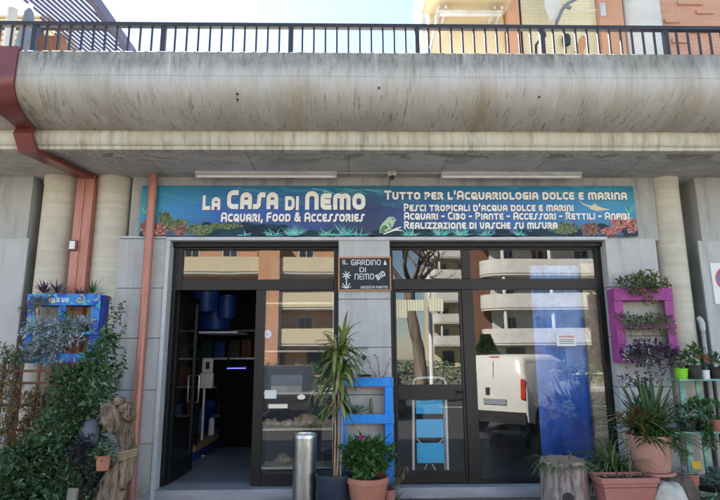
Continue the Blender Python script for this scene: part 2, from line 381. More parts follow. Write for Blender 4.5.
LV = {}
LV['dark'] = leafmat('dark_green_leaves', [(.025,.06,.022),(.05,.115,.04),(.085,.165,.065),(.13,.215,.10),(.21,.29,.17)])
LV['mid'] = leafmat('green_leaves', [(.04,.11,.025),(.07,.17,.04),(.12,.23,.065)])
LV['grey'] = leafmat('silver_leaves', [(.24,.30,.33),(.40,.46,.50),(.58,.63,.67),(.14,.22,.17)], rough=.7)
LV['purple'] = leafmat('purple_leaves', [(.05,.02,.045),(.10,.045,.10),(.17,.10,.18),(.14,.18,.17)])
LV['yell'] = leafmat('yellow_green_leaves', [(.06,.12,.025),(.13,.20,.04),(.27,.30,.09),(.38,.37,.16)])
LV['spider'] = leafmat('striped_leaves', [(.05,.12,.03),(.12,.20,.06),(.30,.34,.18)])
LV['spike'] = leafmat('spiky_leaves', [(.03,.08,.03),(.05,.12,.05),(.09,.16,.07),(.15,.20,.08)])
LV['autumn'] = leafmat('reddening_leaves', [(.07,.12,.03),(.16,.19,.05),(.32,.20,.07),(.28,.10,.05)])
LV['dry'] = leafmat('dry_leaves', [(.26,.13,.06),(.36,.21,.10),(.20,.19,.08),(.12,.09,.05)])
LV['olive'] = leafmat('olive_leaves', [(.06,.10,.04),(.11,.17,.06),(.17,.21,.085),(.23,.15,.11)])
LV['pale'] = leafmat('glaucous_leaves', [(.10,.16,.14),(.16,.23,.21),(.22,.29,.27)], rough=.6)
LV['pinkfl'] = leafmat('pink_petals', [(.62,.04,.35),(.75,.10,.45)])
LV['redfl'] = leafmat('red_petals', [(.62,.03,.05),(.7,.1,.08)])
M['stem'] = pmat('brown_stem', (.16,.12,.08), (.10,.08,.05), scale=20, rough=.9, bmp=.4)
M['greenstem'] = pmat('green_stem', (.10,.15,.05), (.08,.10,.04), scale=20, rough=.8)

# board-marked round column: horizontal form lines
def colmat():
    m, t, bs, out = nodes('board_marked_concrete'); bs.inputs['Roughness'].default_value = .85
    v = coords(t); vz = coords(t, (.5,.5,16))
    a = ramp(t, noise_t(t, vz, 1.2, 4, .6, .3), [(.3, 0.), (.7, 1.)])
    c = mixc(t, a, (.60,.56,.465), (.49,.455,.375))
    c = mixc(t, ramp(t, noise_t(t, v, 3, 6), [(.5, 0.), (.75, .6)]), c, (.38,.34,.27))
    t.links.new(c, bs.inputs['Base Color']); bump(t, bs, noise_t(t, vz, 1.5, 3, .5, .3), .5, .012); return m
M['column'] = colmat()
# soffit: damp stains and pale salt blooms
def soffitmat():
    m, t, bs, out = nodes('stained_soffit'); bs.inputs['Roughness'].default_value = .9
    v = coords(t); sp = N(t, 'ShaderNodeSeparateXYZ'); t.links.new(v, sp.inputs[0])
    c = mixc(t, ramp(t, noise_t(t, coords(t, (.8,2.2,1)), 1.6, 8, .7, .5), [(.36, 0.), (.64, 1.)]), (.54,.52,.48), (.38,.365,.34))
    br = N(t, 'ShaderNodeTexBrick', Scale=1.0, offset=0.0); t.links.new(coords(t), br.inputs['Vector']); br.inputs['Brick Width'].default_value = 1.15; br.inputs['Row Height'].default_value = 6.0; br.inputs['Mortar Size'].default_value = .007
    br.inputs['Color1'].default_value = (0,0,0,1); br.inputs['Color2'].default_value = (.35,.35,.35,1); br.inputs['Mortar'].default_value = (1,1,1,1)
    c = mixc(t, br.outputs['Color'], c, (.20,.19,.18))
    fr = N(t, 'ShaderNodeMapRange'); t.links.new(sp.outputs[1], fr.inputs[0])
    for k, q in zip((1,2,3,4), (-1.05,-.45,1.0,.15)): fr.inputs[k].default_value = q - (1.0 if k < 3 else 0)   # object origin lies 1 m behind the facade
    n1 = noise_t(t, coords(t, (1.1,1.6,1)), 1.5, 6, .62, .7)
    a = N(t, 'ShaderNodeMath', operation='MULTIPLY'); t.links.new(fr.outputs[0], a.inputs[0]); t.links.new(ramp(t, n1, [(.50, 0.), (.54, .9)]), a.inputs[1])
    c = mixc(t, a.outputs[0], c, (.16,.15,.14))
    a2 = N(t, 'ShaderNodeMath', operation='MULTIPLY'); t.links.new(fr.outputs[0], a2.inputs[0]); t.links.new(ramp(t, n1, [(.475, 0.), (.50, 1.), (.53, .9), (.545, 0.)]), a2.inputs[1])
    c = mixc(t, a2.outputs[0], c, (.62,.61,.57))
    c = mixc(t, ramp(t, noise_t(t, v, 24, 3), [(.66, 0.), (.72, .8)]), c, (.10,.10,.09))
    t.links.new(c, bs.inputs['Base Color']); bump(t, bs, noise_t(t, v, 12, 5), .3, .01); return m
M['soffit'] = soffitmat()
def barkmat(name, c1, c2, sc=12):
    m, t, bs, out = nodes(name); bs.inputs['Roughness'].default_value = .95
    v = coords(t, (sc, sc, sc*.16)); n1 = noise_t(t, v, 1.0, 7, .7, .5)
    t.links.new(mixc(t, ramp(t, n1, [(.36, 0.), (.62, 1.)]), c1, c2), bs.inputs['Base Color']); bump(t, bs, n1, 1.0, .03); return m
M['bark'] = barkmat('pale_bark', (.11,.08,.07), (.46,.36,.32), 24)
M['driftwood'] = barkmat('driftwood', (.03,.02,.014), (.36,.255,.165), 21)
M['cutwood'] = pmat('cut_end_grain', (.38,.26,.17), (.24,.15,.10), scale=10, rough=.9, bmp=.3)
def brickmat(name, c1, c2, mortar, s=1, wd=.25, ht=.065):
    m, t, bs, out = nodes(name); bs.inputs['Roughness'].default_value = .9
    tc = N(t, 'ShaderNodeTexCoord'); sp = N(t, 'ShaderNodeSeparateXYZ'); cb = N(t, 'ShaderNodeCombineXYZ')
    t.links.new(tc.outputs['Object'], sp.inputs[0]); t.links.new(sp.outputs[0], cb.inputs[0]); t.links.new(sp.outputs[2], cb.inputs[1])
    b = N(t, 'ShaderNodeTexBrick', Scale=1.0); t.links.new(cb.outputs[0], b.inputs['Vector'])
    b.inputs['Color1'].default_value = (*c1,1); b.inputs['Color2'].default_value = (*c2,1); b.inputs['Mortar'].default_value = (*mortar,1)
    b.inputs['Brick Width'].default_value = wd; b.inputs['Row Height'].default_value = ht; b.inputs['Mortar Size'].default_value = .006
    t.links.new(b.outputs['Color'], bs.inputs['Base Color']); bump(t, bs, b.outputs['Fac'], -.5, .006); return m
M['brick'] = brickmat('peach_brick', (.56,.30,.19), (.50,.25,.16), (.42,.27,.2))
M['yellowbrick'] = brickmat('cream_tile', (.68,.60,.40), (.65,.57,.37), (.58,.50,.32), wd=.2, ht=.06)

# ------------------------------------------------------------------ key dimensions (from the photo)
YG = .15                       # plane of the shop glazing
ZS = PZ(177.5, 0)              # soffit height
ZT = PZ(487.5, -.02)           # threshold top
ZO = PZ(241, 0)                # top of the openings
ZC = PZ(238.5, -.03)           # top of stone cladding
XL = PX(161.5, 383, -.03); XC0 = PX(338.5, 300, -.03); XC1 = PX(390.5, 300, -.03); XR = PX(615.5, 350, -.03)
XPL = PX(112, 320, -.03); XPR = PX(664.5, 320, -.03)
print('dims', ZS, ZT, ZO, ZC, XL, XC0, XC1, XR, XPL, XPR)

# ------------------------------------------------------------------ ground
def structure(o): o['kind'] = 'structure'; return o
structure(MB().box(-200, 200, -260, 200, -.6, -.15).build('ground', M['earth'], base=(0,0,0)))
structure(MB().box(-60, 60, -3.6, 30, -.15, 0).build('pavement', M['paving'], base=(0,0,0)))
structure(MB().box(-60, 60, -3.75, -3.603, -.15, .004).build('kerb', M['kerb'], base=(0,0,0), bevel=.01))
structure(MB().box(-60, 60, -19.0, -3.753, -.15, -.12).build('road', M['asphalt'], base=(0,0,0)))
mk = MB()
for i in range(-12, 13): mk.box(i*4.0-.9, i*4.0+.9, -12.06, -11.94, -.12, -.116)
structure(mk.build('road_markings', M['paint'], base=(0,0,0)))
structure(MB().box(-60, 60, -24, -19.003, -.15, 0).build('far_pavement', M['kerb'], base=(0,0,0)))

# ------------------------------------------------------------------ the shop building
bd = thing('shop_building', 'grey concrete building with a thick rounded balcony beam above the shopfronts', 'building', (0,1,0))
# upper wall band and the wall behind columns
XA, XB = PX(131, 200, 0), PX(655, 200, 0)
b = MB(); b.box(XA+.004, XB-.004, 0, .35, ZO, ZS); b.build('wall', M['wall'], bd)
def panels(x0, x1, name='wall', y=-.03, z0=0, z1=None, rows=(1.17,)):
    z1 = z1 or ZC; b = MB(); zz = [z0]+[z for z in rows if z0 < z < z1]+[z1]
    for a, c in zip(zz, zz[1:]): b.box(x0, x1, y, .35, a+(.003 if a > z0 else 0), c-.003)
    return b.build(name, M['clad'], bd, bevel=.004)
ROWS = (.62, 1.22, 1.82, 2.42)
panels(XPL, XL-.05, rows=ROWS); panels(XC0, XC1, rows=(.55, 1.15, 1.7, 2.28)); panels(XR, XPR, rows=ROWS)
b = MB(); b.box(XL-.048, XL, -.045, .33, 0, ZO-.002); b.build('door_jamb', M['jamb'], bd, bevel=.004)
# strip beneath the sign
b = MB(); b.box(XPL, XL-.052, -.05, -.002, ZC+.002, ZC+.03); b.box(XL-.05, XR+.02, -.05, -.002, ZO+.001, ZO+.045); b.build('ledge', M['jamb'], bd, bevel=.004)
# recesses behind the columns
b = MB(); b.box(-9, XA, .30, .6, 0, ZS); b.box(XB, 9, .30, .6, 0, ZS); b.build('wall', M['wall'], bd)
b = MB(); b.box(-9, PX(31, 200, -.02), -.02, .298, 0, ZS); b.build('pilaster', M['wall'], bd)
b = MB(); b.box(-9, PX(26, 260, -.05), -.05, -.022, 0, ZC); b.build('pilaster', M['clad'], bd, bevel=.004)
b = MB(); b.box(PX(694.5, 181, -.02), 9, -.02, .298, 0, ZS); b.build('pilaster', M['wall'], bd)
b = MB(); b.box(PX(703, 280, -.05), 9, -.05, -.022, 0, PZ(241, -.05)); b.build('pilaster', M['clad'], bd, bevel=.004)
def column(pxa, pxb, py):
    a, c = PX(pxa, py, .02), PX(pxb, py, .02); r = (c-a)/2
    pr = [(r*1.0, 0), (r, ZS-.10), (r*1.03, ZS-.09), (r*1.05, ZS-.002)]
    MB().lathe(pr, ((a+c)/2, .10, 0), 40).build('column', M['column'], bd, smooth=True)
    return (a+c)/2, r
C1 = column(41.5, 76, 200); C2 = column(94.5, 128, 200); C3 = column(653, 681.5, 200)
# soffit slab, lip, fascia
YLIP = -1.0
b = MB(); b.box(-9, 9, YLIP+.05, .6, ZS, ZS+.25); b.build('soffit', M['soffit'], bd)
zl0 = PZ(150, YLIP); zl1 = PZ(131, YLIP)
prof = [(YLIP+.1, ZS+.2), (YLIP+.1, zl0), (YLIP-.01, zl0-.005), (YLIP-.02, zl0+.03), (YLIP, zl0+.035)]
rr = (zl1-zl0-.035)/2
for k in range(9):
    a = -math.pi/2 + math.pi*k/8; prof.append((YLIP - .0 - rr*.55*math.cos(a), zl0+.035+rr+rr*math.sin(a)))
prof.append((YLIP+.1, zl1+.02))
MB().prism(prof, -9, 9).build('beam_lip', M['lip'], bd, smooth=True, angle=50)
YT = -1.62                        # face of the fascia
zb = PZ(130, YLIP-.05); zt = PZ(51.5, YT); zm = PZ(76, YT)
fp = [(.4, zb), (YLIP-.03, zb)]
for k in range(1, 15):
    a = math.pi/2*k/14
    fp.append((YT + (YLIP-.03-YT)*(1-math.sin(a)), zb + (zm-.03-zb)*(1-math.cos(a))))
fp += [(YT, zm-.02), (YT+.006, zm-.015), (YT+.006, zm-.008), (YT, zm), (YT+.005, zt-.015), (YT+.02, zt), (YT+.30, zt), (YT+.30, zt-.32), (.4, zt-.32)]
fo = MB().prism(fp, -9, 9).build('fascia', M['fascia'], bd, smooth=True, angle=30)
for px_, py_ in ((237.5, 94), (237.5, 99.5), (539, 97), (379, 88)):
    d_ = ray(px_, py_); best = None
    for k in range(1, 60):
        a = math.pi/2*k/60; y_ = YT + (YLIP-.03-YT)*(1-math.sin(a)); z_ = zb + (zm-.03-zb)*(1-math.cos(a)); q = P(px_, py_, y_)
        if best is None or abs(q.z-z_) < best[0]: best = (abs(q.z-z_), q, a)
    q, a = best[1], best[2]; nrm = Vector((0, -math.sin(a), -math.cos(a)))
    MB().tube([q-nrm*.03, q+nrm*.004], .013, 10).build('drain_hole', M['black'], bd)
print('fascia', zb, zm, zt, zl0, zl1)
b = MB(); b.box(-9, 9, .402, 9, ZS+.26, zt-.32); b.build('terrace_slab', M['wall'], bd)
# interior shell
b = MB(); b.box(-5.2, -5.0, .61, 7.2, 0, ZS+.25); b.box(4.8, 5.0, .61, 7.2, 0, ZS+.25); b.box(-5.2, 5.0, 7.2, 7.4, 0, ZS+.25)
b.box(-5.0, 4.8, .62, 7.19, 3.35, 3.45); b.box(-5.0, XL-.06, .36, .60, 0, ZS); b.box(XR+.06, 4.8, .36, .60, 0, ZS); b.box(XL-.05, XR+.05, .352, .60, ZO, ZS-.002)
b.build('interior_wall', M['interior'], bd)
b = MB(); b.box(-4.99, 4.79, .33, 7.19, .003, ZT-.012); b.build('interior_floor', M['floor'], bd)
# back rooms seen only as darkness behind the glass: closed by interior walls above
# thresholds
b = MB(); b.box(XL-.10, XC0-.002, -.036, .34, .002, ZT-.006); b.box(XC1+.002, XR+.02, -.036, .34, .002, ZT-.006); b.build('threshold', M['sill'], bd, bevel=.006)

# ------------------------------------------------------------------ shopfronts
def zz(py, px=360, y=YG): return P(px, py, y).z
z_head = zz(250); z_t0 = zz(279.5); z_t1 = zz(290)
FD = .05
def bars(lst, name, parent, mat=None, y0=YG-.035, y1=YG+.035, bevel=.004):
    b = MB()
    for x0, x1, z0, z1 in lst: b.box(x0, x1, y0, y1, z0, z1)
    return b.build(name, mat or M['alu'], parent, bevel=bevel)
def pane(x0, x1, z0, z1, parent, mat=None, y=YG):
    return MB().box(x0, x1, y-.004, y+.004, z0, z1).build('glass_pane', mat or M['glass'], parent)
E = .0025
sl = thing('shopfront', 'left dark aluminium shopfront with its door standing open, between red pipe and chalkboard pier', 'shopfront', ((XL+XC0)/2, YG, ZT))
lm0, lm1 = PX(254, 380, YG), PX(263.5, 380, YG); lx1 = PX(333.5, 380, YG); lx0 = XL+.05
bars([(XL+.002, lx0, ZT, z_t1-E)], 'frame', sl, mat=M['alu_dark'])
bars([(XL+.002, lx0+.07, z_t1, ZO-.002), (lx1, XC0-.002, ZT, ZO-.002), (lx0+.07+E, lx1-E, z_head, ZO-.002), (lx0+.07+E, lx1-E, z_t1, z_t0), (lm0, lm1, ZT, z_t1-E), (lm1+E, lx1-E, ZT, zz(472))], 'frame', sl)
b = MB(); b.box(XL+.004, XC0-.004, YG-.09, YG-.037, zz(248), ZO-.003); b.build('shutter_box', M['alu_dark'], sl, bevel=.004)
pane(lx0+.07, lx1, z_t0, z_head, sl); pane(lm1, lx1, zz(472), z_t1, sl)
# open door leaf, swung inwards on its left hinge
hx, hy = XL+.055, YG+.06
fr_ = G(190, 470, ZT); lw = .86; dirv = Vector((fr_.x-hx, fr_.y-hy, 0)); ang = math.atan2(dirv.y, dirv.x); lw = min(.95, dirv.length)
print('leaf', lw, math.degrees(ang))
dl = bpy.data.objects.new('door_leaf', None)
rz = Matrix.Rotation(ang, 3, 'Z')
def leafbox(mb, u0, u1, z0, z1, th=.045):
    mb.obox(Vector((hx, hy, 0)) + rz @ Vector(((u0+u1)/2, 0, (z0+z1)/2)), (u1-u0, th, z1-z0), rz)
b = MB(); st = .085; dz0, dz1 = ZT+.012, z_t1-.006
leafbox(b, 0, st, dz0, dz1); leafbox(b, lw-st, lw, dz0, dz1); leafbox(b, st+E, lw-st-E, dz0, dz0+.2); leafbox(b, st+E, lw-st-E, dz1-.09, dz1)
dl = b.build('door_leaf', M['alu_dark'], sl, bevel=.004)
b = MB(); leafbox(b, st, lw-st, dz0+.2, dz1-.09, .008); o = b.build('glass_pane', M['doorglass'], sl); o.parent = dl
b = MB(); hp = lambda u, v, z: Vector((hx,hy,0)) + rz @ Vector((u, v, z))
b.tube([hp(lw-.045,-.03,1.0), hp(lw-.045,-.075,1.0), hp(lw-.045,-.075,1.35), hp(lw-.045,-.03,1.35)], .011, 8)
o = b.build('handle', M['steel'], sl, smooth=True); o.parent = dl
# posters and stickers on the leaf
def flat_on_leaf(u0, u1, z0, z1, mat, name):
    b = MB(); b.obox(hp((u0+u1)/2, -.012, (z0+z1)/2), (u1-u0, .002, z1-z0), rz); o = b.build(name, mat, sl); o.parent = dl

sr = thing('shopfront', 'right dark aluminium shopfront with wide window and closed door, beside the magenta pallet', 'shopfront', ((XC1+XR)/2, YG, ZT))
rx0 = PX(394.5, 380, YG); rm0, rm1 = PX(463, 340, YG), PX(474.5, 340, YG); rx1 = PX(605, 380, YG)
bars([(rx1, XR-.002, ZT, ZO-.002)], 'frame', sr, mat=M['alu_dark'])
bars([(XC1+.002, rx0, ZT, ZO-.002), (rx0+E, rx1-E, z_head, ZO-.002), (rx0+E, rx1-E, z_t1, z_t0), (rm0, rm1, ZT, z_t1-E), (rm0+.02, rm1-.02, z_t0+E, z_head-E),
      (rm1+E, rx1-E, ZT, zz(479))], 'frame', sr)
b = MB(); b.box(XC1+.004, XR-.004, YG-.09, YG-.037, zz(248), ZO-.003); b.build('shutter_box', M['alu_dark'], sr, bevel=.004)
pane(rx0, rm0+.02, z_t0, z_head, sr); pane(rm1-.02, rx1, z_t0, z_head, sr); pane(rm1, rx1, zz(479), z_t1, sr)
d0, d1 = rx0+.004, rm0-.004; dzb = zz(471)
dr = bars([(d0, d0+.03, ZT+.01, z_t1-.005), (d1-.03, d1, ZT+.01, z_t1-.005), (d0+.03+E, d1-.03-E, ZT+.01, dzb), (d0+.03+E, d1-.03-E, zz(400), zz(385)), (d0+.03+E, d1-.03-E, z_t1-.03, z_t1-.005)], 'door_leaf', sr, y0=YG-.028, y1=YG+.028)
o = pane(d0+.03, d1-.03, zz(385), z_t1-.03, sr); o.parent = dr
o = pane(d0+.03, d1-.03, dzb, zz(400), sr); o.parent = dr
b = MB(); hx2 = PX(457, 395, YG-.04); hz2 = zz(394); b.box(hx2-.018, hx2+.018, YG-.034, YG-.028, hz2-.07, hz2+.06)
b.tube([(hx2, YG-.03, hz2+.02), (hx2, YG-.075, hz2+.02), (hx2+.09, YG-.075, hz2+.02)], .009, 8)
o = b.build('handle', M['alu_dark'], sr, smooth=True); o.parent = dr

# ------------------------------------------------------------------ terrace railing
yr = YT+.13; zr0 = zt; zr1 = PZ(24.5, yr, 300)
rl = thing('terrace_railing', 'dark painted metal railing with thin vertical bars along the concrete beam', 'railing', (0, yr, zt))
MB().box(-5.6, 5.6, yr-.03, yr+.03, zr1-.045, zr1).build('top_rail', M['rail'], rl, bevel=.006)
MB().box(-5.6, 5.6, yr-.015, yr+.015, zt+.03, zt+.05).build('bottom_rail', M['rail'], rl)
xp0 = PX(291, 35, yr); pitch = (PX(665, 35, yr)-PX(291, 35, yr))/33
k0 = -46
proto_b = proto_p = None
for k in range(-40, 42):
    x = xp0+k*pitch
    if abs(x) > 5.58: continue
    post = (k % 11 == 0)
    src = proto_p if post else proto_b
    if src is None:
        hw = .024 if post else .009; b = MB(); b.box(x-hw, x+hw, yr-hw, yr+hw, zt+(0 if post else .052), zr1-.047)
        o = b.build('post' if post else 'baluster', M['rail'], rl)
        if post: proto_p = (o, x)
        else: proto_b = (o, x)
    else:
        o = src[0].copy(); COL.objects.link(o); o.parent = rl; o.location = (x-src[1], 0, 0)

# ------------------------------------------------------------------ copper-red rain chute and pipes
ch = thing('rain_chute', 'brown-red metal rain chute folded over the beam and down between two cream columns', 'rain chute', (P(86,300,-.1).x, -.1, 1.2))
def strip(pts, th=.05):                       # pts: list of (centre, half width, outward) cross sections
    b = MB(); o = 0
    for c, hw, nrm in pts:
        c = Vector(c); n = Vector(nrm).normalized()*th
        b.v += [tuple(c+Vector((-hw,0,0))), tuple(c+Vector((hw,0,0))), tuple(c+Vector((hw,0,0))+n), tuple(c+Vector((-hw,0,0))+n)]
    for i in range(len(pts)-1):
        for k in range(4): b.f.append((4*i+k, 4*i+(k+1)%4, 4*i+4+(k+1)%4, 4*i+4+k))
    b.f += [(3,2,1,0), tuple(4*(len(pts)-1)+k for k in range(4))]
    return b
sec = []
xr_top = PX(17, 70, YT); xr_bot = PX(35, 128, YLIP-.1); xl_bot = PX(17, 128, YLIP-.1)
sec.append(((xr_top-.30, YT+.2, zt+.0), .30, (0,0,1))); sec.append(((xr_top-.30, YT-.003, zt+.0), .30, (0,-1,1))); sec.append(((xr_top-.30, YT-.003, zm), .30, (0,-1,0)))
for k in range(13, 0, -1):
    a = math.pi/2*k/14; y = YT + (YLIP-.03-YT)*(1-math.sin(a)); z = zb + (zm-.03-zb)*(1-math.cos(a)); u = (14-k)/13
    xr_ = xr_top + (xr_bot-xr_top)*u; hw = .30 + ((xr_bot-xl_bot)/2-.30)*min(1, u*1.25)**.8
    sec.append(((xr_-hw, y, z-.004), hw, (0, -math.sin(a), -math.cos(a))))
strip(sec, .03).build('fascia_sheet', M['red'], ch, smooth=True)
hw = (xr_bot-xl_bot)/2; xc = (xr_bot+xl_bot)/2; xd = PX(86.5, 178, -.18)
strip([((xc, YLIP-.06, zl1+.03), hw, (0,-1,-.6)), ((xc+.01, YLIP-.12, (zl0+zl1)/2), hw, (0,-1,0)), ((xc+.03, YLIP-.05, zl0-.015), hw, (0,-.5,-1)), ((xc+.06, YLIP+.1, ZS-.03), hw*.98, (0,0,-1)), ((xd, -.08, ZS-.012), .085, (0,0,-1))], .055).build('soffit_duct', M['red'], ch)
b = MB(); xa, xb2 = PX(77, 200, -.1), PX(94, 200, -.1)
b.box(xa, (xa+xb2)/2-.004, -.14, .0, 1.0, ZS-.015); b.box((xa+xb2)/2+.004, xb2, -.14, .0, 1.0, ZS-.015)
b.box(xa+.01, xb2-.01, -.13, -.01, 1.0, ZS-.02)
b.build('downduct', M['pipe'], ch, bevel=.005)
jb = P(73, 245, -.16)
b = MB(); b.box(jb.x-.05, jb.x+.05, -.175, -.142, jb.z-.07, jb.z+.06); tag(b.build('junction_box', M['red'], bevel=.006), 'small red cable box with a white label on the red rain chute', 'junction box')
o = MB().box(jb.x-.035, jb.x+.03, -.180, -.1755, jb.z-.05, jb.z+.045).build('label', M['white'], bpy.data.objects['junction_box'])

dp = thing('downpipe', 'round copper-red downpipe running from the soffit to the ground left of the open door', 'downpipe', (PX(139, 350, -.12), -.12, 0))
x = PX(142.5, 333, -.12); r = .052
MB().tube([(x, -.12, .0), (x, -.12, ZS-.002)], r, 20).build('pipe', M['pipe'], dp, smooth=True)
for z in (1.15, 2.35, 3.55):
    b = MB(); b.tube([(x, -.12, z-.025), (x, -.12, z+.025)], r+.006, 20); b.box(x-.015, x+.015, -.07, -.032, z-.015, z+.015); b.build('bracket', M['pipe'], dp, smooth=True)
xg = PX(701.5, 330, -.06)
b = MB(); b.tube([(xg, -.085, .2), (xg, -.085, PZ(331, -.085))], .024, 14); gp = tag(b.build('conduit_pipe', M['wall'], smooth=True), 'grey conduit pipe with a pale bent cap on the right wall corner', 'pipe')
zc_ = PZ(331, -.085)
MB().tube([(xg, -.085, zc_-.01), (xg, -.085, zc_+.07), (xg-.008, -.075, zc_+.12), (xg-.015, -.052, zc_+.14)], [.031,.034,.033,.028], 14).build('elbow_cap', M['jamb'], gp, smooth=True)

# ------------------------------------------------------------------ soffit lights
def batten(pxa, pxb, label):
    y = -.22; z = ZS; xa, xb = PX(pxa, 171, y), PX(pxb, 171, y); cx = (xa+xb)/2
    t = thing('fluorescent_lamp', label, 'ceiling lamp', (cx, y, ZS), 'fluorescent lamps under the soffit')
    b = MB(); b.box(xa, xb, y-.035, y+.035, z-.045, z-.001); b.build('housing', M['jamb'], t, bevel=.004)
    b = MB(); b.tube([(xa+.02, y, z-.062), (xb-.02, y, z-.062)], .018, 12); b.build('tube', M['signwhite'], t, smooth=True)
    for q in (xa+.012, xb-.012):
        b = MB(); b.box(q-.012, q+.012, y-.022, y+.022, z-.082, z-.046); b.build('end_cap', M['jamb'], t, bevel=.003)
    return xa, xb
a1 = batten(196, 337, 'long white fluorescent lamp under the soffit above the left half of the sign')
a2 = batten(441, 581, 'long white fluorescent lamp under the soffit above the right half of the sign')
dx = PX(392, 172, -.22)
t = thing('soffit_camera', 'small cream dome camera with black eye hanging under the soffit between two lamps', 'camera', (dx, -.22, ZS))
MB().lathe([(.0,0),(.055,-.001),(.06,-.03),(.045,-.055),(.02,-.06)][::-1], (dx, -.22, ZS), 20).build('mount', M['lip'], t, smooth=True)
MB().lathe([(.0,-.105),(.022,-.10),(.033,-.08),(.03,-.06)], (dx, -.22, ZS), 16).build('eye', M['black'], t, smooth=True)
b = MB(); b.tube([(dx-.02, -.2, ZS-.07), (dx-.03, -.08, ZS-.13), (dx-.03, -.012, ZS-.18), (dx-.03, -.012, ZS-.26)], .005, 6); b.build('cable', M['black'], t)
b = MB(); b.tube([(a1[1]+.004, -.22, ZS-.014), (dx-.06, -.22, ZS-.014)], .008, 8); b.tube([(dx+.06, -.22, ZS-.014), (a2[0]-.004, -.22, ZS-.014)], .008, 8)
tag(b.build('cable_conduit', M['lip'], smooth=True), 'thin grey cable conduit along the soffit joining the two lamps', 'conduit')

# ------------------------------------------------------------------ stroke lettering
def arc(cx, cy, rx, ry, a0, a1, n=8):
    return [(cx+rx*math.cos(R(a0+(a1-a0)*i/n)), cy+ry*math.sin(R(a0+(a1-a0)*i/n))) for i in range(n+1)]
def glyph(c):
    W_ = .62; q = .3
    if c == 'A': return W_, [[(0,0),(0,1-q)]+arc(q,1-q,q,q,180,90)[1:]+arc(W_-q,1-q,q,q,90,0)+[(W_,0)], [(0.11,.36),(W_-.11,.36)]]
    if c == 'N': return W_, [[(0,0),(0,1-q)]+arc(q,1-q,q,q,180,90)[1:]+arc(W_-q,1-q,q,q,90,0)+[(W_,0)]]
    if c == 'M': return 1.0, [[(0,0),(0,.76)]+arc(.24,.76,.24,.24,180,90)[1:]+arc(.26,.76,.24,.24,90,0)+[(.5,0)], [(.5,.70)]+arc(.74,.76,.24,.24,180,90)[1:]+arc(.76,.76,.24,.24,90,0)+[(1.0,0)]]
    if c == 'U': return W_, [[(0,1),(0,q)]+arc(q,q,q,q,180,270)[1:]+arc(W_-q,q,q,q,270,360)+[(W_,1)]]
    if c == 'V': return W_, [[(0,1),(.08,.3)]+arc(.31,.2,.22,.2,180,360)+[(W_,1)]]
    if c == 'C': return .52, [[(.52,1),(.3,1)]+arc(.3,.7,.3,.3,90,180)[1:]+arc(.3,.3,.3,.3,180,270)+[(.52,0)]]
    if c == 'G': return .58, [[(.54,1),(.3,1)]+arc(.3,.7,.3,.3,90,180)[1:]+arc(.3,.3,.3,.3,180,270)+[(.58,0),(.58,.45),(.32,.45)]]
    if c == 'E': return .5, [[(.5,1),(.22,1)]+arc(.22,.78,.22,.22,90,180)[1:]+arc(.22,.22,.22,.22,180,270)+[(.5,0)], [(.11,.5),(.44,.5)]]
    if c == 'F': return .48, [[(.48,1),(.22,1)]+arc(.22,.78,.22,.22,90,180)[1:]+[(0,0)], [(.11,.5),(.42,.5)]]
    if c == 'O': return W_+.04, [arc(.33,.7,.33,.3,0,180)+arc(.33,.3,.33,.3,180,360)+[(.66,.7)]]
    if c == 'Q': return W_+.04, [arc(.33,.7,.33,.3,0,180)+arc(.33,.3,.33,.3,180,360)+[(.66,.7)], [(.34,.34),(.7,-.04)]]
    if c == 'D': return W_, [[(0,0),(0,1),(.3,1)]+arc(.32,.7,.3,.3,90,0)+arc(.32,.3,.3,.3,0,-90)+[(0,0)]]
    if c == 'H': return W_, [[(0,1),(0,0)], [(W_,0),(W_,1)], [(.11,.5),(W_-.11,.5)]]
    if c == 'I': return 0.0, [[(0,0),(0,1)]]
    if c == 'L': return .46, [[(0,1),(0,0),(.46,0)]]
    if c == 'T': return .64, [[(0,1),(.64,1)], [(.32,.89),(.32,0)]]
    if c == 'P': return .56, [[(0,0),(0,1),(.3,1)]+arc(.3,.72,.26,.28,90,-90)+[(.11,.44)]]
    if c == 'R': return .58, [[(0,0),(0,1),(.3,1)]+arc(.3,.74,.26,.26,90,-90)+[(.11,.48)], [(.30,.40),(.58,0)]]
    if c == 'B': return .58, [[(0,.5),(0,1),(.3,1)]+arc(.3,.76,.24,.24,90,-90)+[(0.11,.52)], [(0,.5),(0,0),(.3,0)]+arc(.3,.25,.28,.25,-90,90)+[(.11,.5)]]
    if c == 'S': return .56, [[(.60,1),(.40,1),(.29,.86),(.24,.14),(.13,0),(-.06,0)]]
    if c == 'Z': return .56, [[(0,1),(.56,1),(0,0),(.56,0)]]
    if c == '&': return .68, [[(.68,0),(.12,.72),(.2,1.0),(.42,1.0),(.47,.80),(.32,.62)], [(.2,.5),(.02,.34),(.03,.1),(.18,0),(.38,0),(.66,.44)]]
    if c == '-': return .3, [[(0,.42),(.3,.42)]]
    if c == ',': return .05, [[(.06,.05),(0,-.2)]]
    if c == "'": return .05, [[(.05,1.02),(.02,.74)]]
    return .3, []
